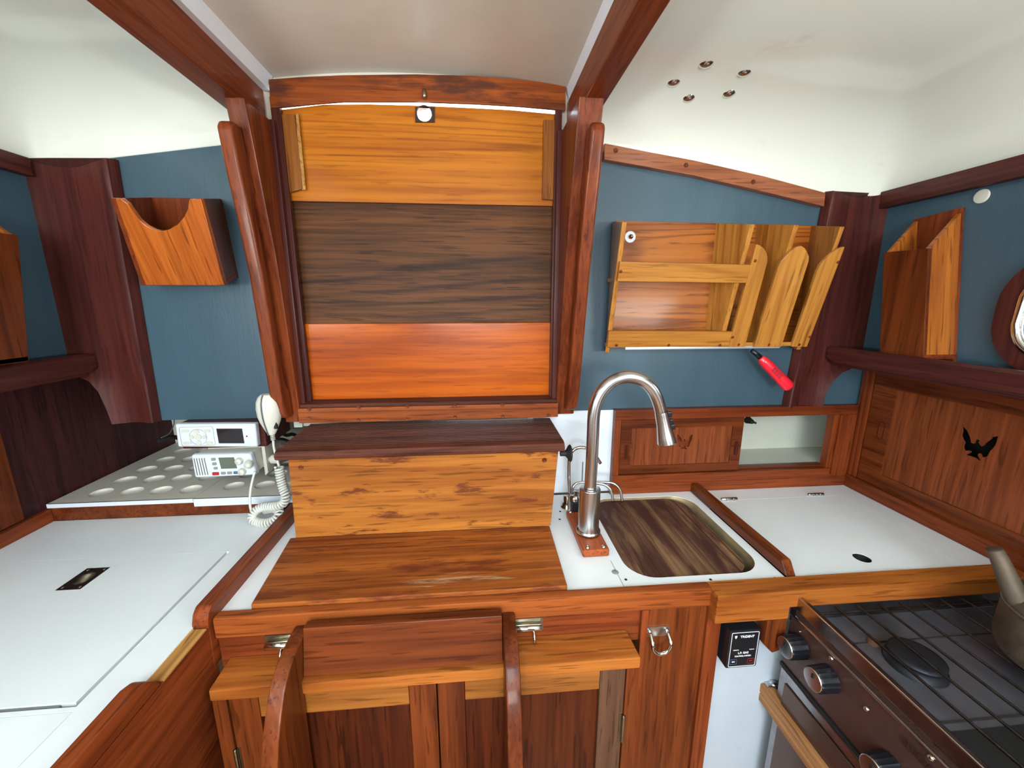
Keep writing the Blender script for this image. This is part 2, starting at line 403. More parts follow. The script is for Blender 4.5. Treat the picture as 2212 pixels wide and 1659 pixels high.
box(b, -1.4, -.94, -2.4, 1.5, 1.93, 1.95); box(b, 1.03, 1.4, -2.4, 1.5, 1.93, 1.95)
box(b, -.945, -.93, -2.4, 1.0, 1.715, 1.726); box(b, 1.02, 1.035, -2.4, 1.0, 1.70, 1.711)
ce = struct('ceiling', b, CEIL)
sol = ce.modifiers.new('thick', 'SOLIDIFY'); sol.thickness = .006; sol.offset = 1
# hull sides forward of the panels and under the side decks
b = B(); box(b, -1.4, -.93, -1.62, -1.6, 0, 1.95); box(b, 1.02, 1.4, -1.62, -1.6, 0, 1.95); struct('wall_frames_forward', b, W['redz'])

# sliding hatch overhead, seen from below, with its coamings
def hz(x): t = (x+.115)/.32; return 1.934-.022*t*t
HX = [-.437+i*(.21+.437)/16 for i in range(17)]
b = B(); prism(b, [(x, hz(x)) for x in HX]+[(x, hz(x)+.02) for x in HX[::-1]], 'y', -.38, 1.03)
box(b, -.47, .25, 1.004, 1.03, 1.888, 1.95); box(b, -.475, -.4285, 1.003, 1.03, 1.16, 1.95); box(b, .197, .25, 1.003, 1.03, 1.16, 1.95)
t = thing('sliding_hatch', 'cream painted underside of the sliding hatch above the companionway', 'hatch', (-.12, .5, 1.93))
part('hatch_panel', b, HATCH, t)
b = B()
prism(b, [(-.452, 1.885), (-.432, 1.885), (-.424, 1.92), (-.440, 1.935), (-.46, 1.935)], 'y', -.38, 1.0, .001)
part('coaming_strip', b, WHWALL, t)
b = B()
prism(b, [(.216, 1.885), (.232, 1.885), (.232, 1.935), (.215, 1.935), (.200, 1.925)], 'y', -.38, 1.0, .001)
part('coaming_strip', b, WHWALL, t)
# fore-and-aft carlins
b = B(); hexa(b, [(-.474, -.4, 1.82), (-.43, -.4, 1.82), (-.43, -.4, 1.887), (-.474, -.4, 1.887)], [(-.492, .998, 1.82), (-.446, .998, 1.82), (-.446, .998, 1.887), (-.492, .998, 1.887)], .003)
struct('trim_1', b, W['redy'])
b = B(); hexa(b, [(.207, -.4, 1.82), (.246, -.4, 1.82), (.246, -.4, 1.887), (.207, -.4, 1.887)], [(.209, .998, 1.82), (.252, .998, 1.82), (.252, .998, 1.887), (.209, .998, 1.887)], .003)
struct('trim_2', b, W['redy'])
# forward end of the hatch opening: deck between hatch and the saloon skylight
b = B(); box(b, -.49, .25, -.42, -.38, 1.82, 1.95); box(b, -.49, .25, -.50, -.42, 1.88, 1.90)
box(b, -.49, .25, -2.4, -1.75, 1.88, 1.90); struct('ceiling_forward', b, CEIL)

# arched header over the companionway
hp = [oy(x, y, .985) for x, y in ((580, 171), (650, 166), (740, 162), (900, 160), (1020, 163), (1120, 171), (1222, 183))]
hb = [oy(x, y, .985) for x, y in ((1222, 238), (1120, 229), (1020, 223), (900, 219), (740, 219), (680, 224), (584, 233))]
b = B(); prism(b, [(p.x, p.z) for p in hp+hb], 'y', .985, .992, .001); struct('trim_3', b, W['header'])

# pilasters in the two corners
def pilaster(name, zs, xl, xr, back, ytop_dip, edge_side, ph):
    b = B(); n = 28; rows = []
    for j, z in enumerate(zs):
        a, c = xl(z), xr(z); row = []
        for i in range(n+1):
            t = i/n; e = min(t, 1-t)
            y = .974+.014*math.sin(PI*t)
            if edge_side == 'r': y += .018*smooth_drop((t-.92)/.08)-.003*math.exp(-((t-.80)/.13)**2)
            else: y += .018*smooth_drop((.08-t)/.08)-.003*math.exp(-((t-.20)/.13)**2)
            zz = z-(ytop_dip*math.sin(PI*t) if j == len(zs)-1 else 0)
            row.append(b.verts.new((a+(c-a)*t, y, zz)))
        rows.append(row)
    brow = [[b.verts.new((r[i].co.x, YB-.001, r[i].co.z)) for i in (0, n)] for r in rows]
    for j in range(len(rows)-1):
        for i in range(n): b.faces.new((rows[j][i], rows[j][i+1], rows[j+1][i+1], rows[j+1][i]))
        b.faces.new((brow[j][0], rows[j][0], rows[j+1][0], brow[j+1][0]))
        b.faces.new((rows[j][n], brow[j][1], brow[j+1][1], rows[j+1][n]))
    b.faces.new([brow[0][0]]+[rows[0][i] for i in range(n+1)][::1]+[brow[0][1]])
    b.faces.new(([brow[-1][0]]+rows[-1]+[brow[-1][1]])[::-1])
    bmesh.ops.recalc_face_normals(b, faces=b.faces)
    return struct(name, b, W['maroonz'])
def lerp(z, tab):
    for (z0, a), (z1, c) in zip(tab, tab[1:]):
        if z <= z1: return a+(c-a)*(z-z0)/(z1-z0)
    return tab[-1][1]
zs = [1.163+i*.008 for i in range(17)]+[1.30+i*.04 for i in range(11)]+[1.722, 1.742]
LT = [(oy(x, y, .985).z, oy(x, y, .985).x) for x, y in ((250, 908), (238, 880), (222, 845), (200, 820), (176, 812), (135, 790), (128, 740))]
LT = [(1.16, LT[0][1])]+sorted([(z, x) for z, x in LT[1:]])+[(1.8, -.952)]
pilaster('trim_4', zs, lambda z: max(-.952, lerp(z, LT)) if z < 1.33 else -.952, lambda z: -.772+(z-1.16)*.02, 1, .02, 'r', 0)
RT = [(oy(x, y, .985).z, oy(x, y, .985).x) for x, y in ((1771, 872), (1776, 850), (1792, 822), (1812, 803), (1832, 795))]
RT = [(1.16, RT[0][1])]+sorted(RT[1:])+[(1.30, 1.02), (1.8, 1.035)]
pilaster('trim_5', [1.163+i*.008 for i in range(17)]+[1.30+i*.04 for i in range(10)]+[1.69, 1.712], lambda z: .832+(z-1.163)*.055, lambda z: lerp(z, RT), 1, .012, 'l', 0)
# strip under the deckhead on the right bulkhead and along the hull side
b = B(); pts = [oy(x, y, .982) for x, y in ((1306, 309), (1500, 346), (1650, 380), (1784, 416), (1781, 446), (1650, 414), (1500, 379), (1305, 344))]
prism(b, [(p.x, p.z) for p in pts], 'y', .982, 1.0, .002); plugs('wood_plug', [oy(px, py, .982) for px, py in ((1330, 325), (1482, 357), (1627, 393))], (0, -1, 0), .0055, W['cabx'], struct('trim_6', b, W['trim_r']))
b = B(); box(b, XR-.02, XR, -1.5, .984, 1.672, 1.712, .002); struct('trim_8', b, W['maroony'])
b = B(); box(b, XL, XL+.02, -1.5, .974, 1.70, 1.735, .002); struct('trim_9', b, W['maroony'])
# shelf rails on both hull sides, running fore and aft, with the shelf behind
def shelf_rail(name, x0, x1, z0, z1, ytip):
    b = B(); n = 10
    prof = [(x0, z0+.006), (x0+.004, z0), (x1-.004, z0), (x1, z0+.006), (x1, z1-.006), (x1-.005, z1), (x0+.005, z1), (x0, z1-.006)]
    cx, cz = (x0+x1)/2, z1-.008; prev = None
    for k in range(n+2):
        Y = -1.2 if k == 0 else ytip-.05+.05*math.sin((k-1)/n*PI/2)
        s = 1 if k == 0 else max(.06, math.cos((k-1)/n*PI/2))
        ring = [b.verts.new((cx+(x-cx)*min(1, s*1.3), Y, cz+(z-cz)*s)) for x, z in prof]
        if prev:
            for i in range(8): b.faces.new((prev[i], prev[(i+1) % 8], ring[(i+1) % 8], ring[i]))
        prev = ring
    b.faces.new(prev); bmesh.ops.recalc_face_normals(b, faces=b.faces)
    return struct(name, b, W['maroony'])
shelf_rail('trim_10', -.898, -.876, 1.288, 1.332, 1.0)
shelf_rail('trim_11', .926, .948, 1.288, 1.330, 1.0)
b = B(); box(b, -1.06, -.895, -1.2, .975, 1.280, 1.294); box(b, .945, 1.4, -1.2, .985, 1.280, 1.294)
box(b, -1.4, -1.05, -1.2, 1.4, 1.280, 1.294); struct('trim_12', b, W['maroony'])

# porthole
w1 = struct('window_1', merge(B(), (lambda t: t)(sheet(B(), [ring_o, ring_i], 'x', XR-.012, XR))), W['maroonz'])
b = B(); tube(b, [(XR-.008, y, z) for y, z in rrect(PY-.123, PY+.123, PZ-.079, PZ+.079, .06, 8)], .008, 10, True)
struct('port_rim', b, CHROME, w1)
b = B(); box(b, XR+.004, XR+.008, PY-.126, PY+.126, PZ-.082, PZ+.082); struct('glass', b, GLASS, w1)

# ================================================================== companionway
def cheek_line(tab, z):
    return lerp(z, sorted(tab))
LC = [(1.16, .962), (1.169, .961), (1.526, .936), (1.822, .880)]
RC = [(1.16, .977), (1.557, .901), (1.822, .823)]
def cheek(name, x0, x1, tab):
    b = B(); zz = [1.161+(1.822-1.161)*i/10 for i in range(11)]
    prism(b, [(YB-.001, 1.161), *[(cheek_line(tab, z), z) for z in zz], (YB-.001, 1.822)], 'x', x0, x1, .0025)
    return struct(name, b, W['redz'])
cheek('trim_13', -.466, -.430, LC); cheek('trim_14', .195, .243, RC)
b = B(); box(b, -.431, -.421, .972, .986, 1.20, 1.822, .002); box(b, -.431, -.412, .986, .998, 1.20, 1.87, .001); struct('trim_15', b, W['maroonz'])
b = B(); box(b, .184, .196, .972, .986, 1.20, 1.822, .002); box(b, .180, .196, .986, .998, 1.20, 1.87, .001); struct('trim_16', b, W['maroonz'])
# sill
b = B(); box(b, -.43, .196, .948, .962, 1.162, 1.198, .002); plugs('wood_plug', [oy(px, py, .9475) for px, py in ((668, 884), (668, 903), (775, 880), (775, 907), (880, 878), (880, 905), (982, 876), (983, 901), (1085, 875), (1086, 899), (1185, 897))], (0, -1, 0), .0045, W['cabx'], struct('trim_17', b, W['sill']))
b = B(); prism(b, [(.962, 1.162), (.962, 1.196), (.966, 1.204), (.998, 1.208), (.998, 1.162)], 'x', -.43, .196, .001); struct('trim_18', b, W['groove'])
# grab rails on the cheeks
def grab(name, x0, x1, tab, label):
    b = B(); yl = lambda z: cheek_line(tab, z)
    out = [(yl(1.775)-.002, 1.775), (yl(1.775)-.030, 1.774), (yl(1.76)-.040, 1.762)]
    out += [(yl(z)-.043, z) for z in (1.70, 1.6, 1.5, 1.4, 1.3, 1.24)]
    out += [(yl(1.19)-.038, 1.195), (yl(1.18)-.026, 1.180), (yl(1.178)-.001, 1.178)]
    inn = [(yl(1.24)-.001, 1.245), (yl(1.26)-.010, 1.252), (yl(1.28)-.017, 1.27)]
    inn += [(yl(z)-.018, z) for z in (1.35, 1.45, 1.55, 1.63)]
    inn += [(yl(1.655)-.012, 1.655), (yl(1.665)-.001, 1.665)]
    prism(b, out+inn, 'x', x0, x1, .007, 3)
    return solo(name, b, W['redz'], label, 'grab rail', 'grab rails beside the companionway')
grab('grab_rail', -.472, -.444, LC, 'dark varnished wooden grab rail on the left cheek of the companionway, above the radio microphone')
grab('grab_rail', .214, .242, RC, 'dark varnished wooden grab rail on the right cheek of the companionway, beside the wooden rack')

# the three drop boards
t = thing('drop_board', 'orange varnished top hatch board with a bright keyhole cutout and end cleats', 'hatch board', (-.12, 1.01, 1.70), 'drop boards in the companionway')
zt = [(oy(x, y, 1.003).x, oy(x, y, 1.003).z) for x, y in ((628, 235), (700, 226), (800, 225.5), (900, 228), (1000, 232.5), (1100, 237.5), (1204, 247))]
b = B(); hole = oy(917, 247, 1.005)
sheet(b, [[(-.425, oy(640, 433, 1.0).z), (.192, oy(1195, 444, 1.0).z), (.192, zt[-1][1])]+zt[::-1]+[(-.425, zt[0][1]-.004)], circ(hole.x, hole.z, .016, 24)], 'y', 1.003, 1.022)
part('board_panel', b, W['board_top'], t)
b = B(); q = [oy(612, 250, 1.0), oy(640, 250, 1.0), oy(657, 410, 1.0), oy(629, 418, 1.0)]; slab(b, q, (0, -.009, 0), .0015); part('cleat', b, W['honeyz'], t)
b = B(); q = [oy(640, 247, .997), oy(646, 247, .997), oy(662, 411, .997), oy(654, 411, .997)]; slab(b, q, (0, -.004, 0)); part('wood_sliver', b, W['grain'], t, 'pale bare wood sliver')
b = B(); q = [oy(1173, 262, 1.0), oy(1206, 262, 1.0), oy(1200, 434, 1.0), oy(1170, 432, 1.0)]; slab(b, q, (0, -.009, 0), .0015); part('cleat', b, W['honeyz'], t)
b = B(); q = [oy(897, 231, 1.0), oy(939, 231, 1.0), oy(939, 264, 1.0), oy(897, 264, 1.0)]
sheet(b, [[(p.x, p.z) for p in q], circ(hole.x, hole.z, .0165, 24)], 'y', .9995, 1.003)
part('lock_plate', b, plain('lock_dark', S(58, 44, 34), .5, .5), t, 'dark metal lock plate around the hole')
t = thing('drop_board', 'unvarnished dark brown middle hatch board of the companionway', 'hatch board', (-.12, 1.03, 1.43), 'drop boards in the companionway')
b = B(); z0, z1 = oy(920, 699, 1.012).z, oy(920, 436, 1.012).z; box(b, -.428, .193, 1.012, 1.03, z0, z1, .002); part('board_panel', b, W['board_mid'], t)
b = B(); box(b, -.42, .19, 1.008, 1.012, z1-.006, z1, .001); part('rabbet_lip', b, W['groove'], t)
t = thing('drop_board', 'bright orange varnished bottom hatch board standing on the sill', 'hatch board', (-.12, 1.01, 1.20), 'drop boards in the companionway')
b = B(); z2 = oy(920, 698, 1.0).z; box(b, -.425, .192, 1.002, 1.022, 1.203, z2, .0025); part('board_panel', b, W['board_low'], t)
b = B(); tube(b, [oy(916, 193, .984), oy(917, 205, .980), oy(917, 214, .982)], [.003, .005, .004], 10); solo('hatch_hook', b, BRASS, 'small dark metal hook on the arched header above the keyhole', 'hook')

# ================================================================== step box and treads
t = thing('companionway_step', 'wooden step box with a grooved dark tread below the companionway', 'step', (-.12, .89, .945))
b = B(); fl = oy(620, 985, .812); L0, R0 = -.400, .163
hexa(b, [(-.402, .812, .9455), (.157, .812, .9455), (.157, .99, .9455), (-.402, .99, .9455)], [(-.398, .812, 1.130), (.171, .812, 1.130), (.171, .99, 1.130), (-.398, .99, 1.130)], .0015)
part('box_front', b, W['step_face'], t)
b = B(); prof = [(.975, 1.131), (.975, 1.152)]
y = .968
while y > .815:
    prof += [(y, 1.152), (y-.0012, 1.1485), (y-.0040, 1.1485), (y-.0052, 1.152)]; y -= .0098
prof += [(.806, 1.152), (.796, 1.149), (.790, 1.141), (.792, 1.134), (.797, 1.131)]
loops(b, [(-.420+.006, p[0], p[1]) for p in prof], [(.180, p[0], p[1]) for p in prof])
part('grooved_tread', b, W['groove'], t)
plugs('wood_plug', [oy(px, py, .8118) for px, py in ((650, 1010), (1176, 994))], (0, -1, 0), .0055, W['cabx'], t)
b = B(); p = Vector((.172, .80, 1.125)); lathe(b, p, (1, 0, 0), [(0, 0), (.006, 0), (.006, .010), (.009, .014), (.017, .019), (.019, .022), (.017, .0235), (0, .0235)], 24)
part('rubber_stop', b, BLKM, t, 'black rubber door stop')
b = B(); q = [oz(527, 1325, .945), oz(1225, 1283, .945), oz(1188, 1150, .945), oz(640, 1160, .945)]
A = [(-.393, .618, .931), (.153, .618, .931), (.155, .815, .931), (-.415, .815, .931)]
hexa(b, A, [(x, y, .945) for x, y, z in A], .003)
solo('tread_plank', b, W['step_top'], 'wide worn orange tread plank on the counter in front of the step box', 'step')

# ================================================================== counters
t = thing('galley_counter', 'white laminate galley counter with the sink under the cutting board', 'counter', (.1, .8, .93))
SH = rrect(.284, .557, .643, .955, .055, 8)
b = B(); sheet(b, [[(-.447, .6175), (.578, .6175), (.578, .985), (-.447, .985)], SH], 'z', .918, .93); part('counter_top', b, WHITE, t)
b = B(); n = len(SH)
r0 = [b.verts.new((x, y, .929)) for x, y in SH]; r1 = [b.verts.new((.42+(x-.42)*.97, .80+(y-.80)*.97, .905)) for x, y in SH]; r2 = [b.verts.new((.42+(x-.42)*.9, .80+(y-.80)*.9, .80)) for x, y in SH]
for A_, C_ in ((r0, r1), (r1, r2)):
    for i in range(n): b.faces.new((A_[i], A_[(i+1) % n], C_[(i+1) % n], C_[i]))
b.faces.new(r2); bmesh.ops.reverse_faces(b, faces=b.faces); part('sink_basin', b, SINKM, t, 'dull brassy steel sink rim')
plugs('screw_head', [oz(px, py, .93) for px, py in ((1328, 1237), (1352, 1252), (1380, 1268), (1535, 1252), (1675, 1249), (1210, 1105), (1209, 1122))], (0, 0, 1), .0022, DARK, t, 'dot')
b = B(); p = oz(1329, 1236, .93); lathe(b, p, (0, 0, 1), [(0, .0012), (.006, .0012), (.007, 0)], 18); part('filler_cap', b, GPLAS, t)
b = B(); box(b, .2605, .2612, .619, .70, .9298, .9302); part('seam_line', b, DARK, t)
b = B(); SB = rrect(.288, .536, .647, .951, .05, 8); sheet(b, [SB], 'z', .908, .924)
solo('cutting_board', b, W['cutting'], 'scratched dark brown cutting board sitting in the sink opening', 'cutting board')
# ice box top
t = thing('icebox_top', 'white counter with a hinged lid at the right, over the stove side', 'counter', (.82, .8, .93))
b = B(); sheet(b, [[(.600, .6175), (1.047, .6175), (1.047, .985), (.600, .985)], [(.6015, .6185), (.9675, .6185), (.9675, .919), (.6015, .919)]], 'z', .918, .93); part('counter_top', b, WHITE, t)
hp = oz(1862, 1205, .93)
b = B(); sheet(b, [[(.602, .619), (.966, .619), (.966, .9178), (.602, .9178)], circ(hp.x, hp.y, .0155)], 'z', .918, .93); part('lid', b, WHITE, t)
b = B(); box(b, .60, .97, .617, .922, .900, .906); part('gap_shade', b, DARK, t)  # dark sheet below the lid, standing in for shade in its gaps
b = B(); lathe(b, (hp.x, hp.y, .929), (0, 0, -1), [(.0153, 0), (.0153, .02), (0, .02)], 28); part('hole_shade_cup', b, BLKM, t)  # black cup in the finger hole, its shade put into the colour
for px, py in ((1575, 1080), (1762, 1070)):
    p = oz(px, py, .93); b = B(); tube(b, [(p.x-.021, p.y, .9325), (p.x+.021, p.y, .9325)], .0045, 12)
    for k in (-.0105, 0, .0105): tube(b, [(p.x+k-.0006, p.y, .9325), (p.x+k+.0006, p.y, .9325)], .0053, 12)
    part('hinge', b, STEEL, t, 'small steel barrel hinge')
# fiddle beside the sink
b = B(); prism(b, [(.622, .931), (.640, .956), (.984, .956), (.996, .931)], 'x', .5785, .5995, .003); solo('counter_fiddle', b, W['caby'], 'wooden fiddle rail between the cutting board and the white icebox lid', 'fiddle rail')
# front edge mouldings
b = B(); box(b, -.444, .417, .598, .6175, .899, .938, .0035); solo('counter_edge', b, W['sill'], 'long orange wooden edge moulding along the front of the galley counter', 'moulding')
b = B(); prism(b, [(.414, .879), (.556, .879), (.556, .903), (1.046, .903), (1.046, .938), (.414, .938)], 'y', .578, .6175, .0035)
solo('counter_apron', b, W['ledge'], 'thick orange wooden apron above the gas control box, running behind the stove', 'moulding')
b = B(); prism(b, [(.517, .878), (.556, .878), (.556, .812), (.536, .805), (.517, .825)], 'y', .580, .610, .002); solo('support_block', b, W['cabz'], 'small wooden block hanging under the apron next to the stove', 'block')
# counter front: white panel and locker panel
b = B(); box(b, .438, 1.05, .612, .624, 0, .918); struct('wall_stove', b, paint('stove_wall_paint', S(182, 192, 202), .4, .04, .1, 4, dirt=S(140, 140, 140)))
t = thing('side_locker', 'narrow upright wooden locker panel right of the cupboard doors', 'locker', (.37, .605, 0))
b = B(); box(b, .300, .412, .602, .618, 0, .899, .001); part('panel', b, W['cabz'], t)
b = B(); box(b, .287, .300, .598, .618, 0, .899, .0015); part('stile', b, W['redz'], t)
b = B(); box(b, .412, .440, .596, .618, 0, .899, .0015); part('stile', b, W['redz'], t)
# cupboard with the two doors
CY = .555
t = thing('base_cupboard', 'low wooden cupboard with two panelled doors behind the ladder', 'cupboard', (-.08, .58, 0))
b = B(); box(b, -.445, .287, .606, .618, .83, .899, .001); part('recess_board', b, W['redx'], t)
b = B(); hexa(b, [(-.432, CY-.006, .829), (.268, CY-.006, .829), (.268, .606, .829), (-.44, .606, .829)], [(-.432, CY-.006, .851), (.268, CY-.006, .851), (.262, .606, .856), (-.43, .606, .856)], .003); part('ledge', b, W['ledge'], t)
b = B(); box(b, -.432, -.410, CY-.003, .606, 0, .829, .0015); part('stile', b, W['cabz'], t)
b = B(); box(b, .246, .268, CY-.003, .606, 0, .829, .0015); part('stile', b, W['cabz'], t)
def door(x0, x1, hx, rmat):
    d = B(); box(d, x0, x0+.045, CY, .572, .05, .828, .0015)
    D = part('door', d, W['cabz'], t)
    d = B(); box(d, x1-.045, x1, CY, .572, .05, .828, .0015); part('door_stile', d, rmat, D)
    d = B(); box(d, x0+.0455, x1-.0455, CY+.0005, .572, .785, .828, .001); part('door_rail', d, W['honeyx'], D)
    d = B(); box(d, x0+.0455, x1-.0455, CY+.0005, .572, .05, .11, .001); part('door_rail', d, W['honeyx'], D)
    d = B(); box(d, x0+.043, x1-.043, CY+.009, .570, .1, .79); part('door_panel', d, W['doorz'], D)
    d = B(); z = .70; tube(d, [(hx, CY-.004, z-.028), (hx, CY-.004, z+.028)], .0035, 10); box(d, hx-.006, hx+.006, CY-.002, CY+.001, z-.028, z+.028); part('hinge', d, BRASS, D)
door(-.409, -.0805, -.409, W['cabz']); door(-.0785, .245, .245, W['greydoor'])
# ladder
def stile(x0, x1):
    b = B(); prof = spline([(.597, .9175, 0), (.565, .9172, 0), (.538, .914, 0), (.518, .904, 0)]+[(ox(px, py, -.29).y, ox(px, py, -.29).z, 0) for px, py in ((616, 1493), (606, 1568), (600, 1659))]+[(.425, .70, 0), (.405, .5, 0), (.38, .02, 0)], 4)
    pts = [(p.x, p.y) for p in prof]+[(.49, .02), (.553, .30), (.553, .8285), (.548, .853), (.597, .858)]
    prism(b, pts, 'x', x0, x1, .0035, 2); return b
t = thing('boarding_ladder', 'varnished ladder with two curved side boards below the counter', 'ladder', (-.13, .5, 0.02))
part('side_board', stile(-.314, -.290), W['cabz'], t); part('side_board', stile(.032, .055), W['cabz'], t)
b = B(); prism(b, [(.554, .8575), (.571, .933), (.588, .933), (.574, .8575)], 'x', -.2895, .0315, .002); part('riser', b, W['cabx'], t)
for z, y in ((.60, .44), (.34, .42)):
    b = B(); box(b, -.2895, .0315, y, .55, z-.02, z, .002); part('tread', b, W['cabx'], t)
# barrel bolts
def bolt(name, px0, px1, py, label, knob_dx):
    p, q = oy(px0, py, .604), oy(px1, py, .604); z = p.z; t = thing(name, label, 'bolt', ((p.x+q.x)/2, .6, z), 'barrel bolts beside the ladder')
    b = B(); box(b, min(p.x, q.x), max(p.x, q.x), .6035, .6055, z-.013, z+.013, .0005); part('plate', b, BRASS, t)
    b = B(); tube(b, [(p.x+.004, .598, z-.002), (q.x-.004, .598, z-.002)], .0062, 16); part('barrel', b, CHROME, t)
    b = B(); kx = p.x+knob_dx; tube(b, [(kx, .595, z-.006), (kx, .588, z-.016), (kx, .586, z-.024)], [.0022, .0025, .0032], 10); part('knob', b, CHROME, t)
bolt('barrel_bolt', 572, 640, 1388, 'tarnished barrel bolt left of the ladder, half hidden by its side board', .03)
bolt('barrel_bolt', 1098, 1173, 1352, 'tarnished barrel bolt right of the ladder, under the counter edge', .045)
# padeye
p = oy(1420, 1363, .601); t = thing('pad_eye', 'stainless pad eye with a U ring on the narrow locker panel', 'pad eye', (p.x, .6, p.z))
b = B(); box(b, p.x-.024, p.x+.024, .5995, .602, p.z-.010, p.z+.010, .0005); part('plate', b, STEEL, t)
b = B(); u = [(p.x-.016, .598, p.z+.004), (p.x-.017, .585, p.z-.004)]+[(p.x-.017*math.cos(a), .580, p.z-.010-.019*math.sin(a)) for a in [PI*i/12 for i in range(13)]]+[(p.x+.017, .585, p.z-.004), (p.x+.016, .598, p.z+.004)]
tube(b, spline(u, 2), .0035, 12); part('ring', b, CHROME, t)

# ================================================================== gas control box
A0 = [oy(x, y, .577) for x, y in ((1569, 1444), (1634, 1441), (1645, 1360), (1576, 1363))]
x0, x1 = (A0[0].x+A0[3].x)/2, (A0[1].x+A0[2].x)/2; z0, z1 = (A0[0].z+A0[1].z)/2, (A0[2].z+A0[3].z)/2
t = thing('gas_control_box', 'black gas control box with white lettering on the white panel beside the stove', 'control box', ((x0+x1)/2, .61, z0))
b = B(); box(b, x0, x1, .577, .6115, z0, z1, .003); part('housing', b, BLK, t)
m = .004; w_ = .0008
b = B(); sheet(b, [rrect(x0+m, x1-m, z0+m, z1-m, .002, 3), rrect(x0+m+w_, x1-m-w_, z0+m+w_, z1-m-w_, .002, 3)], 'y', .5764, .5770); part('border_line', b, WHTXT, t)
cx = (x0+x1)/2; H = z1-z0; Wd = x1-x0
for s_, px_, pz_, h_ in (('TRIDENT', cx+.004, z1-.165*H, .0046), ('L.P. GAS', cx, z0+.41*H, .0040), ('CONTROL SYSTEM', cx, z0+.325*H, .0026), ('POWER ON', x0+.26*Wd, z0+.49*H, .0014), ('VALVE ON', x1-.24*Wd, z0+.49*H, .0014), ('ON', x0+.22*Wd, z0+.18*H, .0026)):
    b = B(); text(b, s_, (px_, .5766, pz_), (1, 0, 0), (0, 0, 1), h_); part('lettering', b, WHTXT, t)
kx_ = cx-.018; kz_ = z1-.165*H
b = B(); prism(b, [(kx_-.0022, kz_+.003), (kx_+.0022, kz_+.003), (kx_+.0018, kz_-.0005), (kx_, kz_-.0035), (kx_-.0018, kz_-.0005)], 'y', .5763, .5769); part('emblem', b, WHTXT, t)
b = B(); text(b, 'OFF', (x1-.22*Wd, .5766, z0+.18*H), (1, 0, 0), (0, 0, 1), .0026)
for sx, mm in ((x1-.22*Wd, 0),): sheet(b, [rrect(sx-.0065, sx+.0065, z0+.18*H-.0055, z0+.18*H+.0055, .001, 3), rrect(sx-.006, sx+.006, z0+.18*H-.005, z0+.18*H+.005, .001, 3)], 'y', .5764, .5769)
part('off_key', b, REDTXT, t)
sx = x0+.22*Wd; b = B(); sheet(b, [rrect(sx-.0065, sx+.0065, z0+.18*H-.0055, z0+.18*H+.0055, .001, 3), rrect(sx-.006, sx+.006, z0+.18*H-.005, z0+.18*H+.005, .001, 3)], 'y', .5764, .5769); part('on_key', b, BLUEK, t)

# ================================================================== chart table
CX = -.447
t = thing('chart_table', 'white topped chart table with a hinged lid at the left', 'table', (-.75, .5, 0))
b = B(); sheet(b, [[(-1.036, -.25), (-.470, -.25), (-.470, .957), (-1.036, .957)], [(-1.02, .468), (-.532, .468), (-.532, .798), (-1.02, .798)], [(-1.02, -.2), (-.530, -.2), (-.530, .462), (-1.02, .462)]], 'z', .916, .93); part('table_top', b, WHITE, t)
pp = (-.778, -.738, .703, .762)
b = B(); sheet(b, [[(-1.0195, .4745), (-.538, .4745), (-.538, .7975), (-1.0195, .7975)], [(pp[0], pp[2]), (pp[1], pp[2]), (pp[1], pp[3]), (pp[0], pp[3])]], 'z', .916, .93); part('lid', b, WHITE, t)
b = B(); box(b, -1.0195, -.5308, -.2, .461, .916, .9297); part('front_leaf', b, WHITE, t)
b = B(); box(b, -1.03, -.475, -.2, .80, .900, .914); part('gap_shade', b, DARK, t)  # dark sheet paints the shade seen down the gaps around the leaves
b = B(); box(b, -1.0195, -.556, .4625, .4735, .926, .9285); part('hinge_tape', b, plain('grey_tape', S(118, 120, 126), .5), t, 'grey hinge strip')
b = B(); sheet(b, [[(pp[0]-.001, pp[2]-.001), (pp[1]+.001, pp[2]-.001), (pp[1]+.001, pp[3]+.001), (pp[0]-.001, pp[3]+.001)], rrect(pp[0]+.007, pp[1]-.007, pp[2]+.012, pp[3]-.012, .012, 6)], 'z', .929, .9308)
P = part('finger_pull', b, plain('bronze_dark', S(62, 50, 46), .25, .6), t, 'dark recessed finger pull')
b = B(); lathe(b, ((pp[0]+pp[1])/2, (pp[2]+pp[3])/2, .929), (0, 0, 1), [(.022, 0), (.018, -.006), (.008, -.011), (0, -.012)], 24); part('cup', b, BRASS, P)
plugs('screw_head', [(pp[a]+(.005 if a == 0 else -.005), pp[c]+(.005 if c == 2 else -.005), .9308) for a in (0, 1) for c in (2, 3)], (0, 0, 1), .002, CHROME, P, 'dot')
b = B(); box(b, -.470, CX, -.25, .60, 0, .9265, .001); part('side_panel', b, W['redy'], t)
b = B(); box(b, -.4702, -.4475, .500, .589, .9265, .9285); part('bare_edge', b, W['grain'], t, 'pale bare wood in the notch')
b = B(); prism(b, [(-.25, .927), (.496, .927), (.490, .938), (.478, .952), (.462, .957), (-.25, .957)], 'x', -.470, CX, .0035); part('fiddle_rail', b, W['redy'], t)
b = B(); prism(b, [(.590, .85), (.592, .935), (.597, .949), (.607, .957), (.948, .957), (.955, .95), (.955, .93), (.955, .85)], 'x', -.472, -.446, .003)
part('fiddle_rail', b, W['redy'], t)
# trim behind chart table
b = B(); box(b, -1.036, -.46, .9575, .972, .93, .964, .002); struct('baseboard_left', b, W['caby'])
b = B(); box(b, -1.036, -1.022, -.2, .957, .93, .962, .002); struct('baseboard_side', b, W['redy'])
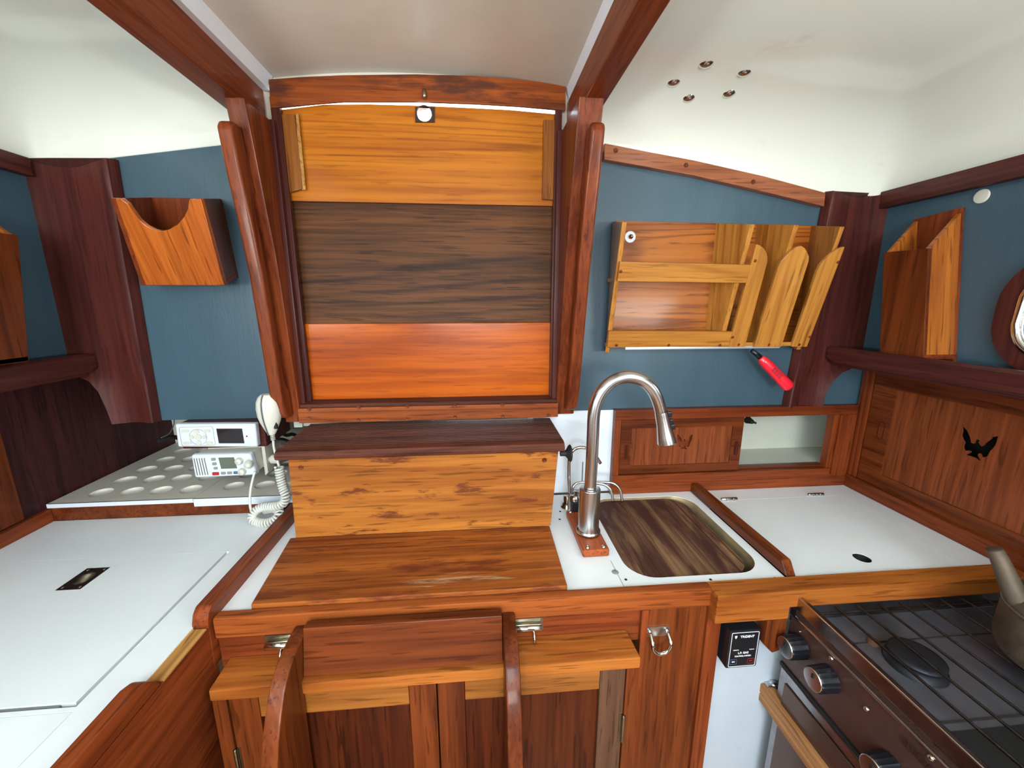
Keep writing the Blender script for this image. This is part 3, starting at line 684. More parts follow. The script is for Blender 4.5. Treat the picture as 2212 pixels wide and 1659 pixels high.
# left locker door
t = thing('chart_locker', 'dark wooden locker door under the left shelf at the picture edge', 'door', (-1.03, .6, .965))
b = B(); box(b, -1.036, -1.026, .30, .905, .966, 1.27, .002); part('door_frame', b, W['cabz'], t)
b = B(); sheet(b, [rrect(.862, .880, 1.06, 1.14, .009, 6), rrect(.865, .877, 1.063, 1.137, .006, 6)], 'x', -1.027, -1.0245); part('slot_handle', b, W['maroonz'], t)
# trays with cup recesses
def tray(x0, x1, y0, y1, cups, label):
    t = thing('cup_tray', label, 'tray', ((x0+x1)/2, y0, .955), 'moulded cup trays on the shelf')
    b = B(); sheet(b, [[(x0, y0), (x1, y0), (x1, y1), (x0, y1)]]+[circ(x, y, .0235) for x, y in cups], 'z', .966, .975)
    for x, y in cups: lathe(b, (x, y, .975), (0, 0, 1), [(.0235, 0), (.0225, -.004), (.019, -.008), (.011, -.0102), (0, -.011)], 28)
    part('tray_top', b, TRAY, t)
    b = B(); box(b, x0, x1, y0-.001, y0+.004, .955 if x1 > -.5 else .9645, .975, .001); part('tray_edge', b, WPLAS, t)
tray(-1.030, -.702, .956, 1.375, [(x, y) for x in (-.955, -.883, -.814, -.742) for y in (1.01, 1.081, 1.151, 1.222, 1.293)], 'beige tray of round cup recesses against the dark locker side')
tray(-.700, -.435, .954, 1.375, [(x, y) for x in (-.643, -.566, -.489) for y in (1.02, 1.091, 1.162, 1.233, 1.304)], 'beige tray of round cup recesses under the VHF radio')

# ================================================================== bulkhead boxes
def quad(P, u, v):
    a, b_, c, d = P; return (Vector(a)*(1-u)+Vector(b_)*u)*(1-v)+(Vector(d)*(1-u)+Vector(c)*u)*v
t = thing('wall_pocket', 'varnished wall pocket with a half-round cutout on the left grey-blue bulkhead', 'wall pocket', (-.62, .97, 1.48))
FL = [oy(305, 617, .935), oy(486, 617, .935), oy(435, 429, .872), oy(238, 428, .872)]
n = (Vector(FL[1])-Vector(FL[0])).cross(Vector(FL[3])-Vector(FL[0])).normalized()
if n.y > 0: n = -n
out = [(0, 0), (1, 0), (1, 1), (.90, 1)]
# half-round cut in u,v
cut = [oy(x, y, .872+(y-428)/189*.063) for x, y in ((408, 430), (406, 450), (398, 468), (384, 484), (366, 495), (350, 499), (334, 496), (318, 488), (302, 475), (288, 457), (276, 440), (262, 429))]
poly = [FL[0], FL[1], FL[2]]+cut+[FL[3]]
N0 = Vector(FL[0])
poly = [Vector(p)-n*(Vector(p)-N0).dot(n) for p in poly]
b = B(); slab(b, poly, n*-.011, .0025); part('front_panel', b, W['tealy'] if 'tealy' in W else wood('pocket_front', S(208, 112, 44), S(166, 78, 28), axis='z', rings=6, ringamt=.25, rough=.16, coat=1.2, fine=.45, bump=.4, flat='y'), t)
mp = W['cabz']
bk = [Vector((-.722, .992, 1.50)), Vector((-.549, .992, 1.50)), Vector((-.562, .992, 1.668)), Vector((-.712, .992, 1.668))]
b = B(); hexa(b, [FL[1]-Vector((.010, 0, 0)), FL[1], FL[2], FL[2]-Vector((.010, 0, 0))], [bk[1]-Vector((.010, 0, 0)), bk[1], bk[2], bk[2]-Vector((.010, 0, 0))], .001); part('side_panel', b, W['cabz'], t)
b = B(); hexa(b, [FL[0], FL[0]+Vector((.010, 0, 0)), FL[3]+Vector((.010, 0, 0)), FL[3]], [bk[0], bk[0]+Vector((.010, 0, 0)), bk[3]+Vector((.010, 0, 0)), bk[3]], .001); part('side_panel', b, W['redz'], t)
b = B(); slab(b, bk, (0, .008, 0)); part('back_panel', b, W['redz'], t)
b = B(); hexa(b, [FL[0], FL[1], bk[1], bk[0]], [p+Vector((0, 0, .01)) for p in (FL[0], FL[1], bk[1], bk[0])], .001); part('bottom_panel', b, W['redx'], t)

def hull_box(side, label, xi, xw, ya, yb, zb, zi, zw, backlow):
    """open-topped pocket on a hull side: xi inboard face, xw wall"""
    s = 1 if side == 'r' else -1
    t = thing('wall_pocket', label, 'wall pocket', (xw, (ya+yb)/2, zb))
    th = .009*s
    lean = lambda o: [setattr(v.co, 'y', v.co.y+.150*(o.location.z+v.co.z)) for v in o.data.vertices]
    b = B(); prism(b, [(ya, zb), (yb, zb), (yb, zi+.002), (ya, zi)], 'x', xi, xi+th, .0015); lean(part('front_panel', b, W['cabz'], t))
    for y0, y1 in ((ya+.0002, ya+.010), (yb-.010, yb-.0002)):
        b = B(); prism(b, [(xi+th*.5, zb), (xw-.001*s, zb), (xw-.001*s, zw), (xi+th*.5, zi)], 'y', y0, y1, .001); lean(part('side_panel', b, PSIDE if 0 else wood('pocket_side', S(204, 120, 44), S(158, 80, 30), axis='z', rings=8, ringamt=.5, rough=.25, coat=.6, flat='y'), t))
    b = B(); prism(b, [(ya, backlow), (yb, backlow), (yb, zw-.004), (ya, zw+.004)], 'x', xw-.009*s, xw-.0005*s, .001); lean(part('back_panel', b, W['redz'], t))
    b = B(); prism(b, [(xi, zb), (xw-.001*s, zb), (xw-.001*s, zb+.01), (xi, zb+.01)], 'y', ya, yb, .0008); part('bottom_panel', b, W['redy'], t)
hull_box('r', 'tall open-topped wooden pocket on the right hull side beside the porthole', .940, XR, .762, .856, 1.326, 1.556, 1.636, 1.300)
hull_box('l', 'tall open-topped wooden pocket on the left hull side at the picture edge', -.850, XL, .56, .822, 1.336, 1.566, 1.622, 1.33)
b = B(); p = ox(2122, 424, XR); lathe(b, p+Vector((-.0005, 0, 0)), (-1, 0, 0), [(.0135, 0), (.0135, .002), (.012, .003), (0, .003)], 24); solo('blanking_plug', b, GREYP, 'round pale blanking plug high on the right hull panel', 'plug')

# ================================================================== rack
RT0 = Vector((.3, .886, 1.615)); RB0 = Vector((.3, .957, 1.333)); rn = Vector((1, 0, 0)).cross(RT0-RB0).normalized()
if rn.y > 0: rn = -rn
rp = lambda x, y: opl(x, y, RB0, rn)
def yfront(z): return .886+(.957-.886)*(1.615-z)/(1.615-1.333)
t = thing('galley_rack', 'light varnished wooden galley rack with plate slots on the right bulkhead', 'rack', (.58, .97, 1.33))
def side(xf, xb, z0, z1, mat=None, name='side_board', th=.011):
    b = B(); hexa(b, [(xf, yfront(z0)+.001, z0), (xf+th, yfront(z0)+.001, z0), (xb+th, .992, z0), (xb, .992, z0)],
         [(xf, yfront(z1)+.001, z1), (xf+th, yfront(z1)+.001, z1), (xb+th, .992, z1+.02), (xb, .992, z1+.02)], .0012); return part(name, b, mat or W['teakz'], t)
side(.3125, .325, 1.322, 1.614)
d1 = rp(1640, 500).x; d1b = rp(1585, 740).x; d2 = rp(1727, 510).x; d3 = rp(1815, 512).x
side(.604, .585, 1.335, 1.614, name='divider'); side(.708, .690, 1.335, 1.614, name='divider'); side(.819, .835, 1.324, 1.612)
b = B(); prism(b, [(.325, 1.345), (.845, 1.345), (.858, 1.632), (.335, 1.636)], 'y', .990, .998, .001); part('back_panel', b, wood('rack_back', S(198, 116, 44), S(150, 78, 26), rings=14, ringamt=.8, rough=.26, coat=.3, fine=.15), t)
b = B(); q = [rp(1337, 564), rp(1619, 571), rp(1608, 610), rp(1331, 606)]; slab(b, q, rn*.008, .0012); part('front_rail', b, W['teakx'], t)
b = B(); q = [rp(1313, 713), rp(1579, 714.5), rp(1570, 747), rp(1310, 747)]; slab(b, q, rn*.008, .0012); part('front_rail', b, W['teakx'], t)
b = B(); box(b, .320, .832, .952, .992, 1.335, 1.345, .001); part('bottom_shelf', b, W['teakx'], t)
b = B(); box(b, .320, .606, .925, .992, 1.492, 1.502, .001); part('middle_shelf', b, W['teakx'], t)
SLATW = wood('rack_slat', S(214, 148, 68), S(176, 108, 44), axis='z', rings=6, ringamt=.4, rough=.2, coat=.9, fine=.25, flat='y')
def slat(pts):
    b = B(); slab(b, [rp(*p) for p in pts], rn*.009, .0018); part('slat', b, SLATW, t)
slat([(1570, 747), (1605, 747), (1653, 563), (1653, 553), (1650, 543), (1645, 535), (1637, 529), (1629, 526)])
slat([(1623, 747), (1683, 747), (1741, 564), (1742, 553), (1738, 543), (1733, 535), (1726, 530), (1716, 533), (1704, 541), (1692, 552), (1683, 562), (1676, 574)])
slat([(1705, 747), (1738, 747), (1819, 532), (1806, 536), (1792, 545), (1777, 558), (1766, 571), (1759, 585)])
b = B(); p = oy(1361, 512, .990); lathe(b, p, (0, -1, 0), [(.0135, 0), (.0135, .0015), (.012, .002), (0, .002)], 26); WA = part('washer', b, WPLAS, t, 'white plastic washer')
b = B(); lathe(b, p, (0, -1, 0), [(.006, .002), (.006, .007), (.0035, .0075), (.0035, .012), (0, .013)], 6); part('nut', b, CHROME, WA)
plugs('wood_plug', [rp(px, py)+rn*.0092 for px, py in ((1338, 585), (1329, 743), (1441, 743), (1551, 743), (1578, 726), (1591, 742), (1656, 742), (1721, 742), (1743, 725), (1803, 565), (1626, 562))], rn, .0028, W['cabx'], t, 'dot')
b = B(); p, q = oy(1350, 752, .955), oy(1683, 752, .955); box(b, p.x, q.x, .952, .985, p.z-.004, p.z+.0035, .001)
solo('knife_strip', b, plain('alu_strip', S(190, 196, 202), .35, .6), 'thin grey metal strip along the underside of the wooden rack', 'strip')
# red-handled tool hanging from the strip
t = thing('gas_lighter', 'red handled lighter with a black neck hanging under the wooden rack', 'lighter', tuple(oy(1718, 842, .93)))
P0, P1, P2, P3 = oy(1624, 757, .955), oy(1642, 772, .95), oy(1700, 832, .935), oy(1706, 838, .933)
b = B(); tube(b, [P0, P1], [.0055, .0065], 14); part('neck', b, BLK, t)
ax = (P2-P1).normalized(); Lr = (P3-P1).length
b = B(); rad = [.004, .0095, .0125, .0135, .0135, .0140, .0148, .0148, .012, .006]; ts = [0, .03, .12, .3, .5, .7, .85, .94, .99, 1.02]
tube(b, [P1+ax*Lr*u for u in ts], rad, 20)
for v in b.verts:      # flatten the grip
    d = v.co-P1; k = d.dot(ax); s_ = ax.cross(Vector((0, 1, 0))).normalized(); r_ = d-ax*k; v.co -= s_.cross(ax)*(r_.dot(s_.cross(ax)))*.25
HD = part('handle', b, REDP, t, 'red translucent handle')
b = B(); fr = Vector((0, -1, 0)); fr = (fr-ax*fr.dot(ax)).normalized(); sd = ax.cross(fr)
for k in range(5): 
    o_ = P1+ax*Lr*(.36)+fr*.0108+sd*(-.005+.0025*k)
    for j in range(4): slab(b, [o_+ax*(.008*j), o_+ax*(.008*j+.006), o_+ax*(.008*j+.006)+sd*.0008, o_+ax*(.008*j)+sd*.0008], fr*.0004)
part('printing', b, DTXT, HD)

# ================================================================== cabinet at the back right
t = thing('sliding_locker', 'low wooden locker with a sliding door under the right grey-blue bulkhead', 'locker', (.7, 1.0, .955))
FYc = .978
b = B(); box(b, .355, 1.045, FYc, YB+.01, 1.140, 1.167, .0015); part('top_rail', b, W['redx'], t)
b = B(); box(b, .355, .372, FYc, 1.0, .958, 1.140, .001); part('stile', b, W['redz'], t)
b = B(); box(b, .975, 1.045, FYc, 1.0, .93, 1.140, .001); box(b, .990, .997, FYc-.006, FYc, .965, 1.14, .001); part('stile', b, W['redz'], t)
b = B(); box(b, .355, .985, FYc-.004, 1.0, .958, .984, .0015); box(b, .37, .98, .990, 1.012, .984, .988, .0005); part('bottom_rail', b, W['redx'], t)
b = B(); box(b, .30, 1.3, 1.0, 1.30, .97, .984); box(b, .30, 1.3, 1.135, 1.15, .984, 1.3); part('inner_shelf', b, GREYP, t, 'pale painted shelf inside')
b = B(); box(b, .28, .30, 1.015, 1.2, .93, 1.3); box(b, 1.2, 1.22, 1.015, 1.2, .93, 1.3); box(b, .28, 1.22, 1.02, 1.2, 1.19, 1.2); part('inner_case', b, GREYP, t)
b = B(); p = oy(1615, 907, 1.03); lathe(b, p, (0, -1, 0), [(0, .02), (.006, .02), (.009, .006), (.011, 0)], 16); tube(b, [p, p+Vector((.012, -.02, -.004))], .003, 8); part('cable_gland', b, BLKM, t)
def sh(*xy): return list(xy)
EAG = [(722, 545), (770, 590), (820, 650), (860, 730), (885, 800), (895, 850), (900, 890), (940, 905), (965, 895), (972, 850), (1000, 822), (1035, 822), (1080, 855), (1050, 870), (1058, 900), (1100, 960), (1140, 940), (1160, 905), (1220, 860), (1265, 830), (1310, 780), (1370, 765), (1445, 760), (1425, 800), (1410, 870), (1380, 940), (1330, 1010), (1275, 1060), (1255, 1105), (1220, 1160), (1150, 1180), (1105, 1165), (1085, 1120), (1060, 1100), (1035, 1120), (1040, 1160), (1090, 1240), (1060, 1245), (990, 1200), (930, 1170), (850, 1145), (780, 1130), (830, 1110), (880, 1080), (880, 1055), (835, 1040), (810, 1050), (765, 1045), (735, 1000), (740, 930), (760, 880), (720, 810), (700, 740), (715, 670), (718, 600)]
EAGU = []
for ex, ey in EAG:      # photo crop position to the plane of the right-hand door
    p = ox(2000+ex*212/1954, 860+ey*180/1659, 1.052); EAGU.append((p.y, p.z))
cyE = sum(p[0] for p in EAGU)/len(EAGU); czE = sum(p[1] for p in EAGU)/len(EAGU)
# sliding door at the back
DT = [oy(x, y, FYc+.004) for x, y in ((1343, 905), (1606, 901), (1593, 1032), (1337, 1043))]
dx0, dx1, dz0, dz1 = .374, oy(1600, 970, .982).x, .986, 1.139
D = None
b = B(); sheet(b, [[(dx0, dz0), (dx1, dz0), (dx1, dz1), (dx0, dz1)], [(dx0+.030, dz0+.022), (dx1-.030, dz0+.022), (dx1-.030, dz1-.024), (dx0+.030, dz1-.024)]], 'y', .982, .990); D = part('sliding_door', b, W['cabx'], t)
p = oy(1478, 955, .986)
b = B(); eg = [(p.x-(y-cyE)*.62*-1*-1, p.z+(z-czE)*.62) for y, z in EAGU]
eg = [(p.x+(cyE-y)*.70, p.z+(z-czE)*.70) for y, z in EAGU]
sheet(b, [[(dx0+.029, dz0+.021), (dx1-.029, dz0+.021), (dx1-.029, dz1-.023), (dx0+.029, dz1-.023)], eg], 'y', .985, .989); part('door_panel', b, W['pale_doorz'], D)
def slot(parent, plane, c0, c1, w2, h2, depth):
    b = B(); o1 = rrect(c0-w2, c0+w2, c1-h2, c1+h2, w2*.98, 6); o2 = rrect(c0-w2*.72, c0+w2*.72, c1-h2+w2*.28, c1+h2-w2*.28, w2*.7, 6)
    sheet(b, [o1, o2], plane, *depth); return b
for px, py in ((1353, 976), (1590, 968)):
    p = oy(px, py, .982)
    b = B(); sheet(b, [rrect(p.x-.0065, p.x+.0065, p.z-.021, p.z+.021, .0062, 6)], 'y', .9814, .9822); part('finger_slot', b, W['doorz'], D, 'dark recessed finger slot')
b = B(); box(b, .60, .985, .993, .999, .986, 1.139); part('rear_door', b, W['doorx'], t) if False else b.free()
b = B(); box(b, .42, .66, .9935, .9985, .99, 1.135); part('door_behind', b, W['redx'], t, 'second door slid behind the first')
b = B(); box(b, .35, 1.045, .974, .985, .93, .958, .0015); struct('baseboard_back', b, W['redx'])

# right hull-side locker with the eagle cut-out
t = thing('hull_locker', 'long wooden locker under the right shelf with an eagle cut-out in its sliding door', 'locker', (1.05, .6, .965))
XF = 1.045
b = B(); box(b, XF, XF+.015, .955, .985, .93, 1.28, .001); box(b, XF-.005, XF+.002, .966, .972, .965, 1.28, .001); part('stile', b, W['redz'], t)
b = B(); box(b, XF, XF+.015, -.4, .955, 1.262, 1.281, .001); part('top_rail', b, W['redy'], t)
b = B(); sheet(b, [[(-.4, .966), (.952, .966), (.952, 1.262), (-.4, 1.262)], [(.30, 1.0), (.893, 1.0), (.893, 1.228), (.30, 1.228)]], 'x', XF+.004, XF+.012); D = part('sliding_door', b, W['caby'], t)
b = B(); sheet(b, [[(.299, .999), (.894, .999), (.894, 1.229), (.299, 1.229)], EAGU], 'x', XF+.007, XF+.011); part('door_panel', b, W['pale_doorz'], D)
b = B(); p = ox(1903, 930, XF+.004); sheet(b, [rrect(p.y-.008, p.y+.008, p.z-.024, p.z+.024, .0078, 6), rrect(p.y-.0068, p.y+.0068, p.z-.0228, p.z+.0228, .0066, 6)], 'x', XF+.0032, XF+.0042); part('finger_slot', b, W['doorz'], D)
b = B(); box(b, 1.12, 1.14, -.4, 1.0, .93, 1.28); box(b, XF+.012, 1.12, -.4, 1.0, .95, .964); part('inner_case', b, BLKM, t)  # inside coloured black to stand for shade behind the eagle cut-out
b = B(); box(b, 1.036, 1.06, -.4, .974, .93, .9655, .002); struct('baseboard_right', b, W['redy'])
b = B(); box(b, .925, 1.06, .992, 1.0, 1.165, 1.285); struct('wall_recess', b, BLUE)

# ================================================================== faucet
FYY = .777
t = thing('galley_faucet', 'tall brushed steel pull-down faucet on a wooden base beside the cutting board', 'faucet', (.235, .79, .93))
b = B(); q = [oz(1226, 1118, .946), oz(1262, 1200, .946), oz(1317, 1192, .946), oz(1275, 1112, .946)]
box(b, .206, .262, .712, .872, .9305, .948, .004, 3); BW = part('wooden_base', b, wood('base_block', S(190, 96, 50), S(156, 72, 36), axis='y', rings=4, ringamt=.2), t)
plugs('screw_head', [(.214, .864, .948), (.218, .722, .948), (.252, .722, .948)], (0, 0, 1), .0048, CHROME, BW, 'screw')
fx = oy(1270, 1160, FYY).x
b = B(); lathe(b, (fx, FYY, .948), (0, 0, 1), [(0, 0), (.0265, 0), (.0265, .005), (.0255, .008), (.0225, .0085), (.0225, .103), (.0215, .105), (.0125, .105), (0, .105)], 40); part('body', b, STEEL, t)
cl = [(1276, 1060), (1277, 1000), (1279, 940), (1283, 893), (1291, 862), (1306, 838), (1328, 821), (1356, 814.5), (1385, 821), (1407, 839), (1420, 863), (1428, 890)]
cl = [oy(x, y, FYY) for x, y in cl]; cl[0] = Vector((fx, FYY, 1.05)); cl[1].x = cl[2].x = fx+.001
b = B(); tube(b, spline(cl, 6), .0128, 24); part('spout', b, STEEL, t)
h0, h1 = cl[-1], oy(1441, 957, FYY-.004); hax = (h1-h0)
b = B(); Lh = hax.length; lathe(b, h0, hax, [(.0133, -.001), (.0133, 0), (.0138, Lh*.1), (.0145, Lh*.4), (.0180, Lh*.75), (.0205, Lh*.97), (.020, Lh), (.016, Lh), (.015, Lh*.98), (0, Lh*.98)], 32)
HS = part('spray_head', b, STEEL, t)
b = B(); side_v = Vector((1, 0, .3)).normalized(); 
for f_, s_ in ((.14, .005), (.38, .0045), (.55, .0045)):
    c = h0+hax*f_+side_v*(.0155+f_*.004); box(b, c.x-s_, c.x+s_, c.y-.005, c.y+.005, c.z-.006, c.z+.006, .002)
part('spray_button', b, BLK, HS, 'black spray buttons')
# two small chrome hand-pump taps
t = thing('hand_pump_tap', 'small chrome tap with a tall hooked spout behind the faucet', 'tap', (.228, .93, .93), 'chrome taps behind the faucet')
YT = .925
b = B(); p = oz(1222, 1095, .93); lathe(b, (p.x+.003, p.y, .93), (0, 0, 1), [(.016, 0), (.016, .003), (.012, .006), (.013, .010), (.009, .014), (.009, .03), (0, .03)], 24); part('base', b, CHROME, t)
b = B(); tube(b, spline([oy(1231, 1075, YT), oy(1229, 1030, YT), oy(1230, 990, YT), oy(1237, 974, YT), oy(1250, 967, YT), oy(1266, 968, YT-.005), oy(1280, 976, YT-.01), oy(1297, 1001, YT-.015)], 6), .0042, 12); part('spout', b, CHROME, t)
b = B(); tube(b, [oy(1257, 1042, YT+.02), oy(1259, 998, YT+.02)], .0016, 8); part('pump_rod', b, STEEL, t)
t = thing('hand_pump_tap', 'small chrome tap with two low curved spouts reaching over the cutting board', 'tap', (.235, .905, .93), 'chrome taps behind the faucet')
b = B(); p = oz(1238, 1112, .93); lathe(b, (p.x+.002, p.y, .93), (0, 0, 1), [(.020, 0), (.020, .004), (.016, .008), (.013, .010), (.0125, .045), (.010, .052), (0, .053)], 26); part('base', b, CHROME, t)
b = B(); box(b, p.x-.010, p.x+.008, p.y-.020, p.y-.008, .945, .972, .003); part('valve_body', b, BLK, t)
b = B(); tube(b, [oy(1250, 1060, .885), oy(1249, 1095, .88)], [.012, .006], 16); part('lever', b, STEEL, t)
for dx in (0, 1):
    b = B(); o_ = 20*dx
    tube(b, spline([oy(1236, 1062, .905), oy(1240, 1048, .905), oy(1256, 1042, .905+.02*dx), oy(1290+o_, 1044-2*dx, .905+.015*dx), oy(1308+o_, 1048-2*dx, .90+.015*dx), oy(1320+o_, 1060, .895+.015*dx), oy(1324+o_, 1084, .89+.015*dx)], 5), .0036, 12); part('spout', b, STEEL, t)

# ================================================================== stereo, radio, microphone
SY = .965
t = thing('stereo', 'white marine stereo with a dark screen in a wooden housing under the left bulkhead', 'stereo', (-.625, SY, 1.10))
F4 = [oy(392, 962, SY), oy(562, 962, SY), oy(557, 912, SY), oy(385, 913, SY)]
b = B(); box(b, -.716, -.522, .972, 1.10, 1.098, 1.1625, .002); part('housing', b, W['maroonx'], t)
b = B(); q = [(p.x, p.z) for p in F4]; prism(b, q, 'y', SY-.012, SY+.006, .004, 3); part('face', b, WPLAS, t)
fyy = SY-.012
FF = [(p[0], p[1]) for p in q]
def fuv(u, v): a, c, d, e = FF; return ((a[0]*(1-u)+c[0]*u)*(1-v)+(e[0]*(1-u)+d[0]*u)*v, (a[1]*(1-u)+c[1]*u)*(1-v)+(e[1]*(1-u)+d[1]*u)*v)
b = B(); prism(b, [fuv(.52, .17), fuv(.84, .17), fuv(.83, .80), fuv(.51, .80)], 'y', fyy-.001, fyy+.001); part('screen', b, SCREEN, t)
for u, v, w_, h_ in ((.12, .70, .009, .003), (.26, .68, .0055, .005), (.39, .70, .0075, .0035), (.19, .44, .0045, .0045), (.27, .44, .0075, .0075), (.345, .44, .0045, .0045), (.13, .18, .009, .003), (.27, .2, .0055, .005), (.40, .18, .0075, .0035)):
    x, z = fuv(u, v); b = B(); sheet(b, [rrect(x-w_, x+w_, z-h_, z+h_, h_*.95, 5)], 'y', fyy-.0022, fyy); part('button', b, CPLAS, t)
b = B(); x, z = fuv(.27, .44); sheet(b, [circ(x, z, .0195, 36), circ(x, z, .0188, 36)], 'y', fyy-.0006, fyy); sheet(b, [rrect(*[fuv(.05, .5)[0], fuv(.47, .5)[0], fuv(.2, .06)[1], fuv(.2, .88)[1]], .005, 4), rrect(*[fuv(.05, .5)[0]+.0006, fuv(.47, .5)[0]-.0006, fuv(.2, .06)[1]+.0006, fuv(.2, .88)[1]-.0006], .0045, 4)], 'y', fyy-.0006, fyy); part('outline', b, GPLAS, t)
b = B(); x, z = fuv(.88, .47); lathe(b, (x, fyy, z), (0, -1, 0), [(.002, 0), (.002, .0008), (0, .0008)], 14); part('indicator', b, REDK, t, 'tiny dark red indicator')

RY = .945
t = thing('vhf_radio', 'cream VHF radio with a grey display hanging below the white stereo', 'radio', (-.61, RY, 1.03))
G4 = [oy(428, 1028, RY), oy(560, 1022, RY), oy(546, 976, RY), oy(419, 979, RY)]
G = [(p.x, p.z) for p in G4]
def guv(u, v): a, c, d, e = G; return ((a[0]*(1-u)+c[0]*u)*(1-v)+(e[0]*(1-u)+d[0]*u)*v, (a[1]*(1-u)+c[1]*u)*(1-v)+(e[1]*(1-u)+d[1]*u)*v)
b = B(); prism(b, [(G[0][0]+.004, G[0][1]+.004), (G[1][0]-.002, G[1][1]+.004), (G[2][0]-.002, G[2][1]-.001), (G[3][0]+.004, G[3][1]-.001)], 'y', RY+.004, RY+.13, .003); part('case', b, CPLAS, t)
b = B(); prism(b, G, 'y', RY-.012, RY+.006, .005, 3); part('face', b, WPLAS, t)
ry = RY-.012
b = B(); prism(b, [guv(.46, .36), guv(.72, .36), guv(.715, .86), guv(.455, .86)], 'y', ry-.001, ry+.001, .0005); part('display', b, LCD, t)
b = B()
for k in range(5):
    u = .05+.042*k; a, c = guv(u, .12), guv(u-.005, .86); prism(b, [a, (a[0]+.0016, a[1]), (c[0]+.0016, c[1]), c], 'y', ry-.0008, ry+.001)
part('speaker_grille', b, plain('grille_grey', S(96, 92, 88), .6), t)
for u, v, w_, h_, m_ in ((.37, .80, .0045, .0032, GPLAS), (.37, .60, .0045, .0032, GPLAS), (.375, .40, .004, .0028, GPLAS), (.355, .16, .0072, .0038, REDK), (.48, .17, .0050, .0030, GPLAS), (.58, .17, .0050, .0030, GPLAS), (.685, .17, .0052, .0032, BLUEK)):
    x, z = guv(u, v); b = B(); sheet(b, [rrect(x-w_, x+w_, z-h_, z+h_, .0012, 4)], 'y', ry-.0020, ry); part('key', b, m_, t)
for u, v in ((.80, .70), (.80, .22)):
    x, z = guv(u, v); b = B(); lathe(b, (x, ry, z), (0, -1, 0), [(.0085, 0), (.0080, .008), (.0065, .010), (.0025, .0102), (.0022, .012), (0, .012)], 12); part('knob', b, CPLAS, t)
x, z = guv(.93, .62); b = B(); lathe(b, (x+.003, ry-.002, z), (.2, -1, -.5), [(.008, 0), (.009, .006), (.0085, .012), (.005, .015), (0, .016)], 18)
PL = part('microphone_plug', b, CPLAS, t)
bx_ = G[2][0]
b = B(); prism(b, [(bx_+.004, 1.02), (bx_+.012, 1.028), (bx_+.012, 1.099), (bx_-.12, 1.099), (bx_-.12, 1.095), (bx_+.004, 1.095)], 'y', RY+.03, RY+.065, .001); part('mounting_bracket', b, CPLAS, t)
b = B(); lathe(b, (bx_+.011, RY+.045, 1.058), (1, -.1, 0), [(.006, 0), (.006, .006), (.012, .008), (.012, .022), (.010, .024), (0, .024)], 10); part('clamp_knob', b, CPLAS, t)

MY = .925
t = thing('microphone', 'white handheld radio microphone with a coiled cord hanging beside the companionway', 'microphone', tuple(oy(585, 945, MY)))
M0, M1 = oy(578, 858, MY), oy(587, 936, MY); ax = (M1-M0).normalized(); LM = (M1-M0).length
b = B(); sdv = Vector((1, .25, 0)); sdv = (sdv-ax*sdv.dot(ax)).normalized(); frv = ax.cross(sdv)
rings = []
for u, wv, dv in ((-.10, .004, .004), (-.08, .014, .012), (0, .021, .017), (.12, .0255, .021), (.3, .027, .022), (.5, .0255, .021), (.66, .022, .018), (.8, .017, .014), (.93, .012, .011), (1.02, .008, .008), (1.05, .002, .002)):
    rings.append([b.verts.new(M0+ax*(LM*u)+sdv*(wv*math.cos(a)*(1 if abs(math.cos(a)) < .9 else .97))+frv*(dv*math.sin(a))) for a in [2*PI*k/28 for k in range(28)]])
for A_, C_ in zip(rings, rings[1:]):
    for k in range(28): b.faces.new((A_[k], A_[(k+1) % 28], C_[(k+1) % 28], C_[k]))
b.faces.new(rings[0][::-1]); b.faces.new(rings[-1]); bmesh.ops.recalc_face_normals(b, faces=b.faces)
part('body', b, CPLAS, t)
b = B(); ang = None
pl = []
vis = math.atan2(-1, -.25)
for u, wv, dv in ((-.085, .014, .012), (0, .0212, .0172), (.12, .0257, .0212), (.3, .0272, .0222), (.5, .0257, .0212), (.66, .0222, .0182), (.8, .0172, .0142), (.93, .0122, .0112), (1.02, .0082, .0082)):
    pl.append((u, wv, dv))
best = [a for a in [2*PI*k/72 for k in range(72)] if (sdv*math.cos(a)+frv*math.sin(a)).y < -.9]
am = best[len(best)//2]
tube(b, [M0+ax*(LM*u)+sdv*(wv*math.cos(am)-.003)+frv*(dv*math.sin(am)) for u, wv, dv in pl], .0016, 8); part('rubber_seam', b, plain('seam_grey', S(86, 92, 96), .6), t, 'dark grey seam')
b = B(); c = M0+ax*LM*.72+sdv*.012; c.y -= .012; box(b, c.x-.001, c.x+.006, c.y-.001, c.y+.006, c.z-.011, c.z+.011, .001); part('talk_key', b, BLK, t)
b = B(); c = oy(597, 880, .955); box(b, c.x-.008, c.x+.012, .948, .962, c.z-.012, c.z+.012, .001); solo('microphone_hook', b, BLK, 'black hanger clip behind the white radio microphone', 'clip')
b = B(); lead = [oy(588, 936, MY), oy(590, 950, MY), oy(592, 968, MY-.003), oy(598, 990, MY-.008), oy(603, 1008, MY-.01)]
for k in range(4): tube(b, [lead[0].lerp(lead[1], .2+k*.25)-Vector((0, 0, .001)), lead[0].lerp(lead[1], .2+k*.25)+Vector((0, 0, .001))], .0052, 10)
part('strain_relief', b, CORD, t)
path = [oy(603, 1008, MY-.01), oy(606, 1030, .912), oy(611, 1052, .908), oy(617, 1072, .902), oy(613, 1086, .90), oy(598, 1093, .90), oy(580, 1094, .905), oy(563, 1097, .908), oy(549, 1107, .905), oy(545, 1120, .90), oy(556, 1128, .895), oy(574, 1130, .89), oy(592, 1124, .892), oy(603, 1112, .90), oy(600, 1101, .92), oy(586, 1099, .93), oy(572, 1102, .935)]
sp = spline(path, 10)
